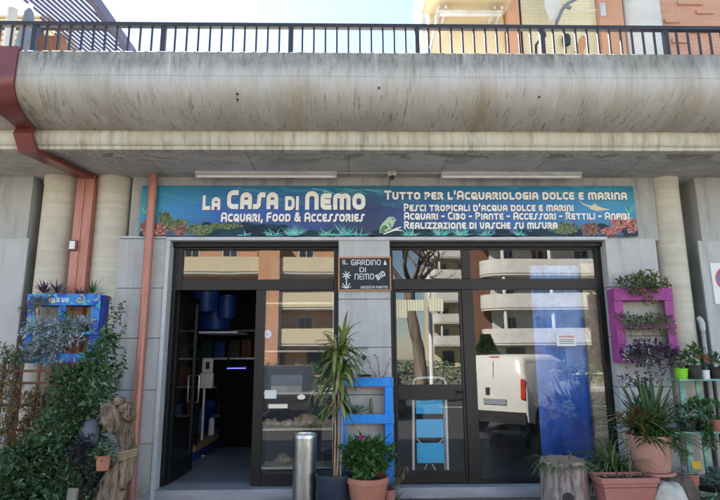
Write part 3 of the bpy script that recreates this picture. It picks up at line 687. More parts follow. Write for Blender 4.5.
def ribbon(mb, pts, t, y, tf):
    pts = [p for i, p in enumerate(pts) if i == 0 or (abs(p[0]-pts[i-1][0])+abs(p[1]-pts[i-1][1])) > 1e-4]
    closed = len(pts) > 3 and abs(pts[0][0]-pts[-1][0])+abs(pts[0][1]-pts[-1][1]) < 1e-4
    if closed: pts = pts[:-1]
    L = []; n = len(pts)
    for i in range(n):
        p = Vector(pts[i]).to_2d() if False else Vector((pts[i][0], pts[i][1]))
        a = Vector(pts[i])-Vector(pts[i-1]) if i or closed else Vector(pts[1])-Vector(pts[0])
        c = Vector(pts[(i+1)%n])-Vector(pts[i]) if i < n-1 or closed else a
        a.normalize(); c.normalize(); n1 = Vector((-a.y, a.x)); n2 = Vector((-c.y, c.x)); m = n1+n2
        if m.length < 1e-3: m = n1
        m.normalize(); k = t/2/max(.5, m.dot(n1))
        if i == 0 and not closed: p = p - a*t/2
        if i == n-1 and not closed: p = p + c*t/2
        L.append((p+m*k, p-m*k))
    vs = []; fs = []
    for a, c in L:
        for q in (a, c): x, z = tf(q.x, q.y); vs.append((x, y, z))
    for i in range(n-1): fs.append((2*i, 2*i+1, 2*i+3, 2*i+2))
    if closed: fs.append((2*n-2, 2*n-1, 1, 0))
    mb.add(vs, fs)
def text_line(mb, s, x0, x1, z0, z1, y, t=.24, small=.82, gap=.16, space=.42, sizes=None, tf2=None):
    """small-caps line fitted to x0..x1, z0..z1 on the plane y; the first letter of each word is taller"""
    items = []; x = 0
    words = s.split(' ')
    for wi, wd in enumerate(words):
        for i, ch_ in enumerate(wd):
            k = 1.0 if not ch_.islower() else small
            if sizes: k = sizes[wi] if i == 0 else sizes[wi]*small
            wg, st_ = glyph(ch_.upper()); sc = k-t*.0
            items.append((x, k, st_)); x += wg*k + t + gap
        x += space
    tot = x-space-gap; sx = (x1-x0)/tot; sz = z1-z0; yy = y
    for xo, k, st_ in items:
        for j, pl in enumerate(st_):
            tz = t
            f = lambda a, c, xo=xo, k=k: (x0+(xo+t/2+a)*sx, z0+(t/2*.8+c)*sz)
            hh = k-t*.8
            q = [(a*k, c*hh) for a, c in pl]
            if tf2: f0 = f; f = lambda a, c, f0=f0: tf2(*f0(a, c))
            # keep the pen round: stretch widths in x follow sx, in z follow sz
            ribbon(mb, q, t*.92, yy - .0003*j, f)

# ------------------------------------------------------------------ shop sign
ys = -.065
sx0 = PX(140.2, 210, ys); sx1 = PX(635.8, 211, ys); sz0 = PZ(236, ys); sz1 = PZ(185.8, ys)
def signmat():
    m, t, bs, out = nodes('printed_sea_panel'); bs.inputs['Roughness'].default_value = .35
    tc = N(t, 'ShaderNodeTexCoord'); sp = N(t, 'ShaderNodeSeparateXYZ'); t.links.new(tc.outputs['Generated'], sp.inputs[0])
    a = ramp(t, sp.outputs[0], [(0,(.02,.28,.44)),(.07,(.012,.22,.46)),(.16,(.006,.10,.40)),(.34,(.005,.06,.27)),(.46,(.012,.02,.10)),(.55,(.006,.065,.25)),(.75,(.005,.13,.42)),(.9,(.008,.22,.50)),(1,(.014,.25,.42))])
    top = ramp(t, sp.outputs[2], [(.55,0.),(1,.75)])
    c = mixc(t, top, a, (.014,.17,.27))
    v = coords(t, (1.2,1,5), rot=(0,.25,0)); wv = ramp(t, noise_t(t, v, 1.4, 5, .6, 1.4), [(.55,0.),(.60,.55),(.66,0.)])
    mm = N(t, 'ShaderNodeMath', operation='MULTIPLY'); t.links.new(wv, mm.inputs[0]); t.links.new(ramp(t, sp.outputs[2], [(.45,0.),(.9,1.)]), mm.inputs[1])
    c = mixc(t, mm.outputs[0], c, (.06,.36,.46))
    low = ramp(t, sp.outputs[2], [(.0,1.),(.42,0.)])
    md = N(t, 'ShaderNodeMath', operation='MULTIPLY'); t.links.new(low, md.inputs[0]); t.links.new(ramp(t, noise_t(t, coords(t, (1,1,1)), 5, 5), [(.35,0.2),(.6,1.)]), md.inputs[1])
    c = mixc(t, md.outputs[0], c, (.006,.03,.045))
    t.links.new(c, bs.inputs['Base Color']); return m
M['sign'] = signmat()
sg = thing('shop_sign', 'long blue underwater shop sign with cream lettering above both shopfronts', 'shop sign', ((sx0+sx1)/2, ys, sz0))
MB().box(sx0, sx1, ys, -.012, sz0, sz1).build('panel', M['sign'], sg, bevel=.002)
yl = ys-.004
def sxx(px, py=211): return PX(px, py, yl)
def szz(py, px=360): return P(px, py, yl).z
lines = [("La", 202.5, 220.5, 195.7, 209.8, 1), ("Casa", 227, 278.5, 190.5, 208.8, 1), ("di", 285, 299, 196.5, 210, 1), ("Nemo", 305, 365.5, 191.5, 209.4, 1),
         ("Acquari, Food & Accessories", 221, 364.5, 212.4, 221.6, 1),
         ("Tutto per l'Acquariologia dolce e marina", 384.3, 627, 190.8, 199.6, 1),
         ("Pesci tropicali d'acqua dolce e marini", 403.7, 573.5, 203.7, 211.2, 0),
         ("Acquari - Cibo - Piante - Accessori - Rettili - Anfibi", 404, 629.5, 212.2, 219.6, 0),
         ("Realizzazione di vasche su misura", 404, 557.5, 221.2, 228.8, 0)]
M['letshadow'] = pmat('navy_letter_edge', (.008,.02,.06), (.006,.015,.05), rough=.5)
for s_, a_, c_, t_, b_, big in lines:
    zb_, zt_ = szz(b_, (a_+c_)/2), szz(t_, (a_+c_)/2); xa_, xc_ = sxx(a_, (t_+b_)/2), sxx(c_, (t_+b_)/2)
    tk = .30 if len(s_) < 5 else .26
    sm = 1.0 if s_ in ('di',) else (.88 if len(s_) < 5 else .84)
    b = MB(); text_line(b, s_, xa_+.006, xc_+.006, zb_-.008, zt_-.008, yl+.002, t=tk, small=sm, gap=.10); b.build('lettering_shadow', M['letshadow'], sg)
    b = MB(); text_line(b, s_, xa_, xc_, zb_, zt_, yl, t=tk, small=sm, gap=.10)
    b.build('lettering', M['signwhite'], sg)
# printed reef: coral clumps, fronds, a frog on a twig and a ray, as thin vinyl shapes on the panel
def blob(mb, px, py, rx, ry, n=14, jag=.25, y=None):
    y = ys-.0015-random.random()*.0012 if y is None else y
    c = P(px, py, y); s_ = 1/82.
    vs = [(c.x, y, c.z)]; ph = random.random()*9
    for k in range(n):
        a = 2*math.pi*k/n; q = 1+jag*math.sin(3*a+ph)*random.uniform(.3,1)
        x_ = min(max(c.x+rx*s_*q*math.cos(a), sx0+.004), sx1-.004); z_ = min(max(c.z+ry*s_*q*math.sin(a), sz0+.004), sz1-.004)
        vs.append((x_, y, z_))
    mb.add(vs, [(0, 1+k, 1+(k+1)%n) for k in range(n)])
def vinyl(name, cols): return leafmat(name, cols, .5, 0)
V = {'pink': vinyl('pink_coral_print', [(.10,.03,.035),(.35,.10,.09),(.55,.22,.18),(.20,.05,.06),(.72,.48,.40)]), 'olive': vinyl('olive_coral_print', [(.02,.05,.03),(.10,.15,.06),(.20,.24,.09),(.03,.07,.06),(.34,.35,.18)]),
     'tealp': vinyl('teal_frond_print', [(.05,.32,.33),(.12,.45,.42),(.25,.58,.50),(.03,.2,.25)]), 'darkp': vinyl('dark_reef_print', [(.012,.03,.05),(.02,.06,.08),(.01,.02,.03)]), 'brownp': vinyl('brown_coral_print', [(.06,.03,.03),(.22,.10,.08),(.36,.19,.15),(.12,.05,.05)])}
dk = MB()
for k in range(40): blob(dk, random.uniform(205,285), random.uniform(226,236), 8, 4)
for k in range(24): blob(dk, random.uniform(285,378), random.uniform(232,237), 7, 2.5)
for k in range(40): blob(dk, random.uniform(380,560), random.uniform(231,237), 8, 3)
for k in range(10): blob(dk, random.uniform(560,640), random.uniform(228,236), 8, 5)
for k in range(8): blob(dk, random.uniform(142,150), random.uniform(222,236), 5, 5)
dk.build('reef_shadow_print', V['darkp'], sg)
pk = MB(); ol = MB(); bw = MB(); te = MB()
def clump(mb, x, y, rx, ry, n, s):
    for k in range(n):
        a = random.uniform(0, 6.28); q = random.random()**.5
        blob(mb, x+rx*q*math.cos(a), y+ry*q*math.sin(a), s*random.uniform(.6,1.3), s*random.uniform(.6,1.2), 10, .3, y=ys-.003-random.random()*.0006)
clump(ol, 165, 217, 7, 5, 110, 1.1); clump(ol, 178, 223, 12, 4, 110, 1.0); clump(ol, 170, 225, 9, 5, 90, 1.1); clump(pk, 146, 228, 5, 7, 130, 1.1); clump(pk, 160, 229, 8, 6.5, 190, 1.1); clump(bw, 180, 230, 8, 6, 180, 1.0); clump(ol, 199, 230, 14, 5, 260, 1.0)
clump(ol, 225, 226, 18, 2.6, 170, .9); clump(ol, 565, 228, 14, 6, 280, 1.0); clump(bw, 590, 229, 9, 6.5, 190, 1.0); clump(pk, 620, 222, 9, 7, 240, 1.2); clump(pk, 611, 231, 10, 4, 130, 1.1); clump(pk, 632, 226, 5, 8, 120, 1.1); clump(te, 150, 213, 7, 4, 40, .8)
def frond(mb, px, py, a, L, w=1.1):
    y = ys-.0035-random.random()*.0005; p0 = P(px, py, y); s_ = 1/82.; n = 6; pts = []
    x_, z_ = p0.x, p0.z; an = R(a)
    for i in range(n+1):
        pts.append((x_, z_)); x_ += math.cos(an)*L*s_/n; z_ += math.sin(an)*L*s_/n; an += R(random.uniform(-4,4)) + (R(3) if math.cos(an) < 0 else -R(3))
    vs = []; fs = []
    for i, (x_, z_) in enumerate(pts):
        ww = w*s_*(1-i/n)*.5+.001; dx_, dz_ = -math.sin(R(a))*ww, math.cos(R(a))*ww
        for q in (1, -1):
            vs.append((min(max(x_+dx_*q, sx0+.004), sx1-.004), y, min(max(z_+dz_*q, sz0+.003), sz1-.004)))
    for i in range(n): fs.append((2*i, 2*i+1, 2*i+3, 2*i+2))
    mb.add(vs, fs)
for cx_, n_, L_ in ((293, 34, 15), (272, 16, 10), (325, 16, 9), (343, 30, 15), (360, 10, 9), (410, 22, 11), (440, 24, 13), (462, 24, 14), (485, 18, 9), (246, 8, 8), (522, 14, 8)):
    for k in range(n_): frond(te, cx_+random.uniform(-5,5), 236, random.uniform(8,172), L_*random.uniform(.5,1.1), 1.3)
for px_, s_ in ((143, -1), (629, 1)):
    for k in range(9): frond(dk if False else te, px_+random.uniform(-1,1), 214, random.uniform(50,130), random.uniform(8,15), 1.0)
for k in range(14): frond(te, random.uniform(310,372), random.uniform(188,195), random.uniform(-12,12), random.uniform(10,22), .9)
pk.build('pink_coral_print', V['pink'], sg); ol.build('olive_coral_print', V['olive'], sg); bw.build('brown_coral_print', V['brownp'], sg); te.build('frond_print', V['tealp'], sg)
fg = MB()
def poly(mb, pts, y): 
    vs = [P(a, c, y) for a, c in pts]; mb.add(vs, [tuple(range(len(vs)))])
poly(fg, [(379.5,233),(379.8,228),(382,223.5),(385,220.5),(387.5,217.8),(389.6,216.6),(391,217.1),(393,216.7),(395.6,218.6),(396.2,220.4),(394.5,221.8),(394,224),(392.5,227),(390,229.5),(386.5,231),(383,233)], ys-.0042)
poly(fg, [(388,224),(390,226.5),(391.5,229.5),(390,229.6),(388,227),(386.5,225.2)], ys-.0045); poly(fg, [(382,228),(384.5,230),(389,232),(388,233),(383.5,231.8),(380.5,230)], ys-.0048); poly(fg, [(391.2,218.2),(392.4,217.8),(392.9,218.8),(391.9,219.4)], ys-.0056); tw = MB(); poly(tw, [(383,233.5),(390,230.8),(396,228),(401,226.5),(401.3,227.3),(397,229.3),(402,230),(402,230.8),(395,230.6),(390,232.3),(384,234.5)], ys-.0052); tw.build('twig_print', M['signwhite'], sg)
lg = MB(); poly(lg, [(380.2,231.5),(381.5,227.5),(384.5,225.2),(387.5,226),(388.3,228),(386,229.5),(383.5,230.2),(387,232),(386,233),(381.5,232.8)], ys-.0058); poly(lg, [(391.4,219.4),(392.6,218),(394,218.2),(394.2,219.6),(392.8,220.3)], ys-.0058); poly(lg, [(388.5,222.5),(390,223),(391.6,228),(390.6,228.6)], ys-.0061); lg.build('frog_marking_print', vinyl('dark_green_frog_print', [(.05,.16,.07),(.12,.26,.12)]), sg)
fg.build('frog_print', vinyl('pale_green_frog_print', [(.22,.42,.22),(.55,.66,.52)]), sg)
ry_ = MB(); poly(ry_, [(579,200),(584,204),(590,205.5),(597,206),(603,208),(611,209.5),(602,210.5),(597,211),(591,209.5),(588,206.5),(583,205)], ys-.0042); poly(ry_, [(592,206),(594,203.5),(597,205),(598,207)], ys-.0046)
ry_.build('ray_print', vinyl('cream_ray_print', [(.62,.55,.38),(.7,.62,.45)]), sg)
b = MB()
for px_, py_ in ((144.5,188),(629.5,189.5)): c = P(px_, py_, ys); b.lathe([(0,0),(.009,.0),(.009,.004)], (0,0,0), 8); b.v = b.v[:-24]; b.f = b.f[:-17]; b.tube([(c.x, ys-.006, c.z), (c.x, ys+.004, c.z)], .009, 10)
b.build('screw', M['black'], sg)

# ------------------------------------------------------------------ chalkboard on the middle pier
yb = -.055
bx0, bx1 = PX(338.2, 273, yb), PX(391, 273, yb); bz0, bz1 = PZ(291, yb), PZ(257, yb)
cb = thing('chalkboard', 'small black chalkboard in an orange pine frame, chalked plant sale notice on the middle pier', 'chalkboard', ((bx0+bx1)/2, yb, bz0))
fwid = .018
b = MB(); b.box(bx0, bx1, yb-.012, -.032, bz1-fwid, bz1); b.box(bx0, bx1, yb-.012, -.032, bz0, bz0+fwid); b.box(bx0, bx0+fwid, yb-.011, -.032, bz0+fwid+.001, bz1-fwid-.001); b.box(bx1-fwid, bx1, yb-.011, -.032, bz0+fwid+.001, bz1-fwid-.001)
b.build('frame', M['pine'], cb, bevel=.003)
MB().box(bx0+.01, bx1-.01, yb, -.034, bz0+.01, bz1-.01).build('board', M['slate'], cb)
yq = yb-.003
def cx(px, py=273): return PX(px, py, yq)
b = MB()
def cl(s_, x0, x1, ztop, zbot, t=.17, small=1.0, tf2=None): text_line(b, s_, cx(x0), cx(x1), PZ(zbot, yq), PZ(ztop, yq), yq, t=t, small=small, gap=.14, space=.4, tf2=tf2)
cl("IL", 342.5, 347.5, 259.8, 264.3); cl("GIARDINO", 351, 381, 259.6, 265.2); cl("DI", 359.5, 366, 267.3, 272); cl("NEMO", 354.5, 374, 273.5, 279.5); cl("VENDITA PIANTE", 360.5, 387.5, 286, 288.6, t=.2)
oc = P(380.5, 275.5, yq); ca, sa = math.cos(R(33)), math.sin(R(33))
rot2 = lambda x, z: (oc.x+(x-oc.x)*ca-(z-oc.z)*sa, oc.z+(x-oc.x)*sa+(z-oc.z)*ca)
cl("BIO", 375.5, 385.5, 272.7, 278.2, t=.3, tf2=rot2)
b.build('lettering', M['chalk'], cb)
b = MB()
def chalk(pts, t=.006):
    w_ = [(P(a, c, yq).x, P(a, c, yq).z) for a, c in pts]; ribbon(b, w_, t, yq-.0004*random.random(), lambda x, z: (x, z))
chalk([(346.3,288),(346.5,281),(346.2,277)], .013)
for k in range(7):
    a = k*6.283/7; chalk([(346.6+1*math.cos(a), 275.5+1*math.sin(a)), (346.6+3.9*math.cos(a), 275.3+3.6*math.sin(a))], .013)
for k in (-1, 1): chalk([(346.3+k*.8,287.5),(346.3+k*3.4,283.6)], .012); chalk([(346.3+k*1.2,288),(346.3+k*4.4,286.6)], .01)
b.build('flower_drawing', M['chalk'], cb)
b = MB(); poly(b, [(383.5,264.8),(384.3,262),(385,260),(385.8,262),(386.8,264.8)], yq); b.build('bell_drawing', vinyl('ochre_chalk', [(.45,.33,.15)]), cb)

# ------------------------------------------------------------------ traffic sign at the right edge, wall plates
yt = -.062
tx0 = PX(713, 285, yt); tz1 = PZ(263, yt, 714); tz0 = PZ(304, yt, 718)
t = thing('no_parking_sign', 'white no-parking sign with red ring and blue disc on the right wall', 'sign', (tx0+.2, yt, tz0))
MB().box(tx0, tx0+.40, yt, -.051, tz0, tz1).build('plate', M['white'], t, bevel=.002)
ccx, ccz = tx0+.19, tz1-.20
b = MB(); b.tube([(ccx, yt-.002, ccz), (ccx, yt+.001, ccz)], .15, 32); b.build('red_ring', M['lampred'], t)
b = MB(); b.tube([(ccx, yt-.004, ccz), (ccx, yt-.001, ccz)], .115, 32); b.build('blue_disc', M['bluepaint'], t)
b = MB(); b.obox((ccx, yt-.005, ccz), (.24,.002,.03), Matrix.Rotation(R(45), 3, 'Y')); b.build('red_bar', M['lampred'], t)
p = P(364, 357.5, -.05)
t = thing('wall_fitting', 'small oval grey wall fitting with a dark centre on the pier above blue pallet', 'wall fitting', (p.x, -.045, p.z))
b = MB(); b.tube([(p.x, -.031, p.z), (p.x, -.055, p.z), (p.x, -.06, p.z)], [.046,.044,.035], 20, ref=(1,0,0), sq=1.25); b.build('plate', M['jamb'], t, smooth=True)
b = MB(); b.tube([(p.x, -.058, p.z), (p.x, -.066, p.z)], .028, 16, ref=(1,0,0), sq=1.2); b.build('centre', M['black'], t, smooth=True)

# ------------------------------------------------------------------ plant builders
def cloud(mb, c, r, n, L, W, shell=.45, up=.3, gap=0.0, seed=0, out=.8):
    c = Vector(c)
    for i in range(n):
        d = Vector((random.gauss(0,1), random.gauss(0,1), random.gauss(0,1))).normalized()
        q = shell + (1-shell)*random.random()
        p = Vector((d.x*r[0], d.y*r[1], d.z*r[2]))*q
        f = noise.noise((c+p)*5.0 + Vector((seed*7.3,0,0)))
        if f < gap-.35: continue
        p *= 1 + .35*f
        dd = d*out + Vector((random.gauss(0,.5), random.gauss(0,.5), random.gauss(0,.5)+up))
        mb.leaf(c+p, dd, (lambda q: (L*q, W*q*random.uniform(.8,1.15)))(random.uniform(.5,1.35))[0], W*random.uniform(.55,1.25))
def vine(mb_st, mb_lf, p, n, step, L, W, drift=(0,0,-1), per=2, r=.004, wob=.5):
    p = Vector(p); pts = [p.copy()]; v = Vector(drift).normalized()
    for i in range(n):
        v = (v + Vector((random.gauss(0,wob), random.gauss(0,wob*.4), random.gauss(0,wob*.4)))*.5 + Vector(drift)*.3).normalized(); p = p + v*step; pts.append(p.copy())
        for k in range(per):
            d = Vector((random.gauss(0,1), random.gauss(-.4,.7), random.gauss(.1,.7))); mb_lf.leaf(p, d, L*random.uniform(.7,1.2), W*random.uniform(.8,1.1))
    mb_st.tube(pts, [r*(1-.6*i/n) for i in range(n+1)], 5)
def pot(t, c, r_top, r_bot, h, mat, rim=.03, rimw=.012, name='pot', n=32):
    pr = [(r_bot*.98, 0), (r_bot, .004), (r_top-rimw, h-rim), (r_top-rimw*.2, h-rim+.002), (r_top, h-rim*.7), (r_top, h-.004), (r_top-.004, h), (r_top-rimw*1.4, h), (r_top-rimw*1.8, h-rim)]
    o = MB().lathe(pr, c, n).build(name, mat, t, smooth=True, angle=35)
    MB().lathe([(r_top-rimw*1.7, h-rim*.8), (.01, h-rim*.55)], c, n).build('soil', M['soil'], t)
    return Vector((c[0], c[1], c[2]+h-rim*.6))
def potted(name, label, cat, c, rt_, rb_, h, mat, group=None, **kw):
    t = thing(name, label, cat, c, group); top = pot(t, c, rt_, rb_, h, mat, **kw); return t, top

# ------------------------------------------------------------------ doorway clutter: bin, dracaena, begonia
c = P(305, 440, -.42)
zt_ = P(305, 433.5, -.42).z; rb = (PX(316.8, 450, -.42)-PX(293.2, 450, -.42))/2
t = thing('ash_bin', 'tall cylindrical stainless steel ash bin standing in front of the left window', 'bin', (c.x, -.42, 0))
MB().lathe([(rb*.96, 0), (rb*.96, .02), (rb, .022), (rb, zt_-.05)], (c.x, -.42, 0), 40).build('body', M['steel'], t, smooth=True)
MB().lathe([(rb*1.02, zt_-.049), (rb*1.03, zt_-.012), (rb*.98, zt_), (rb*.90, zt_), (rb*.88, zt_-.02), (.0, zt_-.022)], (c.x, -.42, 0), 40).build('rim', M['steel'], t, smooth=True)
b = MB()
for k in range(10): b.obox((c.x+random.uniform(-.06,.06), -.42+random.uniform(-.06,.06), zt_-.012), (.03,.012,.01), Matrix.Rotation(random.random()*3, 3, 'Z'))
b.build('cigarette_ends', M['white'], t)

yp = -.52
p0 = P(333, 480, yp); zrim = P(333, 473, yp).z
t, top = potted('dracaena', 'tall striped dracaena in a dark blue pot beside the steel bin', 'potted plant', (p0.x, yp, 0), .19, .15, zrim, M['navy'], rim=.05)
b = MB(); stems = [(334.5, 335, 352), (340.5, 343, 345), (337, 339.5, 375)]
tips = []
for xb_, xt_, yt_ in stems:
    a = P(xb_, 478, yp); e = P(xt_, yt_, yp); b.tube([a, a.lerp(e,.35)+Vector((.008,.0,0)), a.lerp(e,.7)+Vector((-.006,0,0)), e], [.012,.011,.010,.009], 8); tips.append(e)
b.build('stem', M['wood'], t, smooth=True)
b = MB()
for e, n_, L_, z0_ in ((tips[1], 74, .36, .30), (tips[0], 46, .34, .32), (tips[2], 30, .30, .42)):
    for k in range(n_):
        a = k*2.4+random.random(); el = random.uniform(-.5, 1.5); h_ = -random.random()*z0_
        d = Vector((math.cos(a)*math.cos(el), math.sin(a)*math.cos(el)*.8, math.sin(el)*.9+.1))
        if h_ < -.2: d.z -= .5
        b.blade(e+Vector((0,0,h_+.05)), d, L_*random.uniform(.7,1.1), random.uniform(.04,.06), droop=random.uniform(1.0,2.1), n=6)
for k in range(16):
    e = P(random.uniform(325,338), random.uniform(385,415), yp); b.blade(e, (random.uniform(-1,-.1), random.uniform(-.4,.3), .2), random.uniform(.2,.32), .04, droop=2.2, n=6)
b.build('foliage', LV['yell'], t, smooth='leaf')

yp = -.55
p0 = P(367.5, 480, yp); zrim = P(367, 476, yp).z; rr_ = (PX(389.5, 480, yp)-PX(346, 480, yp))/2
t, top = potted('flowering_begonia', 'bushy green plant with a pink flower in a terracotta pot before the blue pallet', 'potted plant', (p0.x, yp, 0), rr_, rr_*.68, zrim, M['terra'], rim=.06, rimw=.018)
b = MB(); cc = P(366, 457, yp); cloud(b, (cc.x, yp, cc.z), (.27,.22,.20), 900, .075, .055, shell=.5); cloud(b, (cc.x, yp, cc.z+.06), (.17,.16,.2), 260, .07, .05)
b.build('foliage', LV['mid'], t, smooth='leaf')
b = MB(); fl = P(362, 437, yp-.12)
for k in range(26): b.leaf(fl+Vector((random.gauss(0,.006), random.gauss(0,.006), random.gauss(0,.006))), (random.gauss(0,1), random.gauss(-.3,1), random.gauss(.3,.8)), .035, .025)
b.build('flower', LV['pinkfl'], t, smooth='leaf')

yp = -.45
p0 = P(389, 497, yp)
t, top = potted('dry_seedling', 'small terracotta pot of dry grey twigs beside the begonia pot', 'potted plant', (p0.x, yp, 0), .075, .055, P(389, 489, yp).z, M['terra_red'], rim=.02)
b = MB(); b2 = MB()
for k in range(12): vine(b, b2, top, 9, .035, .05, .014, drift=(random.uniform(-.3,.9), random.uniform(-.4,.2), random.uniform(.3,1)), per=1, r=.003, wob=.6)
b.build('stem', M['stem'], t); b2.build('foliage', LV['dry'], t, smooth='leaf')
p0 = P(404, 492, -.35)
b = MB()
for k in range(40): b.blade((p0.x-.1+random.gauss(0,.04), -.35, .0), (random.gauss(.3,.6), random.gauss(-.2,.5), 1), random.uniform(.2,.36), .012, droop=1.4)
b2 = MB(); vine(b2, b, (p0.x-.1, -.35, .1), 6, .04, .05, .02, drift=(.3,0,1))
tag(b.build('dry_grass_tuft', LV['spider'], smooth='leaf'), 'tuft of straggly yellowish grass at the foot of the right shopfront door', 'plant')

# ------------------------------------------------------------------ blue pallet against the middle pier
ya, yb_ = -.20, -.05
def pxz(px, py, y): q = P(px, py, y); return q.x, q.z
t = thing('pallet_planter', 'bright blue painted pallet planter leaning on the middle pier', 'pallet planter', (PX(366, 430, ya), ya, 0))
xl0, xl1, xr0, xr1 = PX(338.5, 420, ya), PX(346, 420, ya), PX(385, 420, ya), PX(393.8, 420, ya)
zA1, zA0 = PZ(377.6, ya), PZ(386.6, ya); zB1, zB0 = PZ(414.3, ya), PZ(424, ya)
for x0_, x1_ in ((xl0, xl1), (xr0, xr1)): MB().box(x0_, x1_, ya+.022, yb_, .02, zA1-.003).build('stile', M['bluepaint'], t, bevel=.004)
for z0_, z1_ in ((zA0, zA1), (zB0, zB1), (.12, .22)): MB().box(xl0-.004, xr1+.004, ya, ya+.021, z0_, z1_).build('board', M['bluepaint'], t, bevel=.004)
for z0_ in (zA0-.004, zB0+.02): 
    b = MB(); b.box(xl1+.003, xr0-.003, ya+.024, yb_-.002, z0_-.012, z0_); b.build('shelf', M['pinkedge'], t)
def succulent(label, px, py, y, n, L, W, mat, droop=.1, spread=1.0, name='succulent', cat='plant'):
    q = P(px, py, y); b = MB()
    for k in range(n):
        a = k*2.39996; el = .25+1.1*(k/n); b.blade(q+Vector((0,0,.0)), (math.cos(a)*spread, math.sin(a)*spread, .2+el), L*random.uniform(.75,1.1), W, droop=droop, n=4, fold=.3)
    return tag(b.build(name, mat, smooth='leaf'), label, cat)
succulent('spiky grey-green aloe at the left of the blue pallet middle shelf', 345.5, 413.5, -.12, 16, .13, .028, LV['spike'])
succulent('taller spiky aloe in the centre-left of the blue pallet middle shelf', 355, 413.5, -.12, 18, .16, .032, LV['pale'])
q = P(371, 413.5, -.12); b = MB(); b.tube([q, q+Vector((0,0,.06)), q+Vector((0,0,.15)), q+Vector((0,0,.175))], [.018,.021,.018,.005], 10)
for k in range(60): a = random.random()*6.28; h_ = random.random()*.16; b.leaf(q+Vector((.018*math.cos(a), .018*math.sin(a), h_)), (math.cos(a), math.sin(a), .3), .012, .003)
tag(b.build('cactus', LV['olive'], smooth='leaf'), 'small upright green cactus on the blue pallet middle shelf', 'cactus')
b = MB(); 
for k in range(7):
    q = P(random.uniform(352,370), 377, -.12)
    for j in range(12): a = j*2.4; b.leaf(q, (math.cos(a), math.sin(a), .5+j*.06), .05, .025)
tag(b.build('succulent', LV['autumn'], smooth='leaf'), 'row of low bronze succulents on top of the blue pallet', 'plant')
b = MB(); b2 = MB()
for px_, dx_ in ((380, -.2), (383, .5), (376, -.5)): q = P(px_, 378, -.12); vine(b, b2, q, 8, .032, .03, .022, drift=(dx_, 0, 1.1), per=1, r=.005, wob=.35)
o = tag(b.build('jade_stem_plant', M['stem']), 'thin branching plant with few leaves at the right on top of the blue pallet', 'plant'); BASE[o] = o.location.copy(); b2.build('foliage', LV['olive'], o, smooth='leaf')
q = P(349, 446, -.1)
t2, tp = potted('small_potted_plant', 'tiny reddish pot with leafy sprig low in the blue pallet behind the begonia', 'potted plant', (q.x, -.12, .225), .05, .04, .09, M['terra_red'], rim=.015)
b = MB(); cloud(b, tp+Vector((0,0,.04)), (.06,.05,.07), 60, .04, .025); b.build('foliage', LV['purple'], t2, smooth='leaf')

# ------------------------------------------------------------------ interior right: step ladder, posters, panels
yl_ = YG+.062
t = thing('step_ladder', 'folded white step ladder with three sky-blue steps behind the right shop door', 'step ladder', (PX(430, 440, yl_), yl_, ZT))
zb_ = ZT-.01
def lp(px, py, y=yl_): q = P(px, py, y); return q
for xa_, xb_2, nm in ((413.2, 413.2, 'l'), (445.5, 447.8, 'r')):
    a = lp(xa_, 384); e = lp(xb_2, 472); e.z = ZT; MB().tube([a, e], .017, 10).build('rail', M['whitemetal'], t, smooth=True)
    MB().tube([a+Vector((.012 if nm=='l' else -.012,.09,-.2)), e+Vector((.02 if nm=='l' else -.02,.10,0))], .010, 8).build('rear_leg', M['whitemetal'], t, smooth=True)
a = lp(413.2, 384); e = lp(445.5, 384); tz = lp(430, 377.5).z
b = MB(); pts = [a]
for k in range(9): an = math.pi - math.pi*k/8; pts.append(Vector(((a.x+e.x)/2+(e.x-a.x)/2*abs(math.cos(an))**.45*(1 if math.cos(an)>0 else -1), yl_, a.z+(tz-a.z)*math.sin(an)**.6)))
pts.append(e); b.tube(pts, .014, 10); b.build('handle', M['whitemetal'], t, smooth=True)
for y1_, y0_ in ((400, 414.3), (419.6, 438), (443.4, 463.6)):
    x0_, x1_ = PX(416.3, 430, yl_), PX(443.4, 430, yl_); b = MB(); b.box(x0_, x1_, yl_-.012, yl_+.012, PZ(y0_, yl_), PZ(y1_, yl_)); b.build('step', M['ladderblue'], t, bevel=.005)
b = MB()
for q in ((417,439,421,443), (443,439,439,443), (427,464,424,471), (432,464,436.5,471)): b.tube([lp(q[0],q[1]), lp(q[2],q[3])], .006, 6)
b.build('strut', M['whitemetal'], t)

yi = YG+.13
def sheetmat():
    m, t, bs, out = nodes('blue_aquarium_film'); bs.inputs['Roughness'].default_value = .4
    tc = N(t, 'ShaderNodeTexCoord'); sp = N(t, 'ShaderNodeSeparateXYZ'); t.links.new(tc.outputs['Generated'], sp.inputs[0])
    a = ramp(t, sp.outputs[2], [(0,(.014,.13,.68)),(.45,(.018,.16,.72)),(.8,(.08,.32,.76)),(1,(.14,.40,.78))])
    a = mixc(t, ramp(t, noise_t(t, coords(t, (1.6,1,1)), 4.5, 7, .7, .8), [(.42,0.),(.66,.8)]), a, (.008,.055,.36)); a = mixc(t, ramp(t, noise_t(t, coords(t, (2,1,1)), 9, 6, .75, 1.0), [(.60,0.),(.68,.4)]), a, (.16,.42,.78)); t.links.new(a, bs.inputs['Base Color']); return m
M['film'] = sheetmat()
fx0, fx1 = PX(537, 380, yi), PX(591.5, 380, yi); fz1 = PZ(266, yi); fz0 = PZ(458, yi)
pp = thing('jellyfish_poster', 'tall blue jellyfish poster standing inside the right window', 'poster', ((fx0+fx1)/2, yi, ZT))
MB().box(fx0, fx1, yi, yi+.01, ZT, fz1).build('sheet', M['film'], pp)
jel = MB(); jel2 = MB()
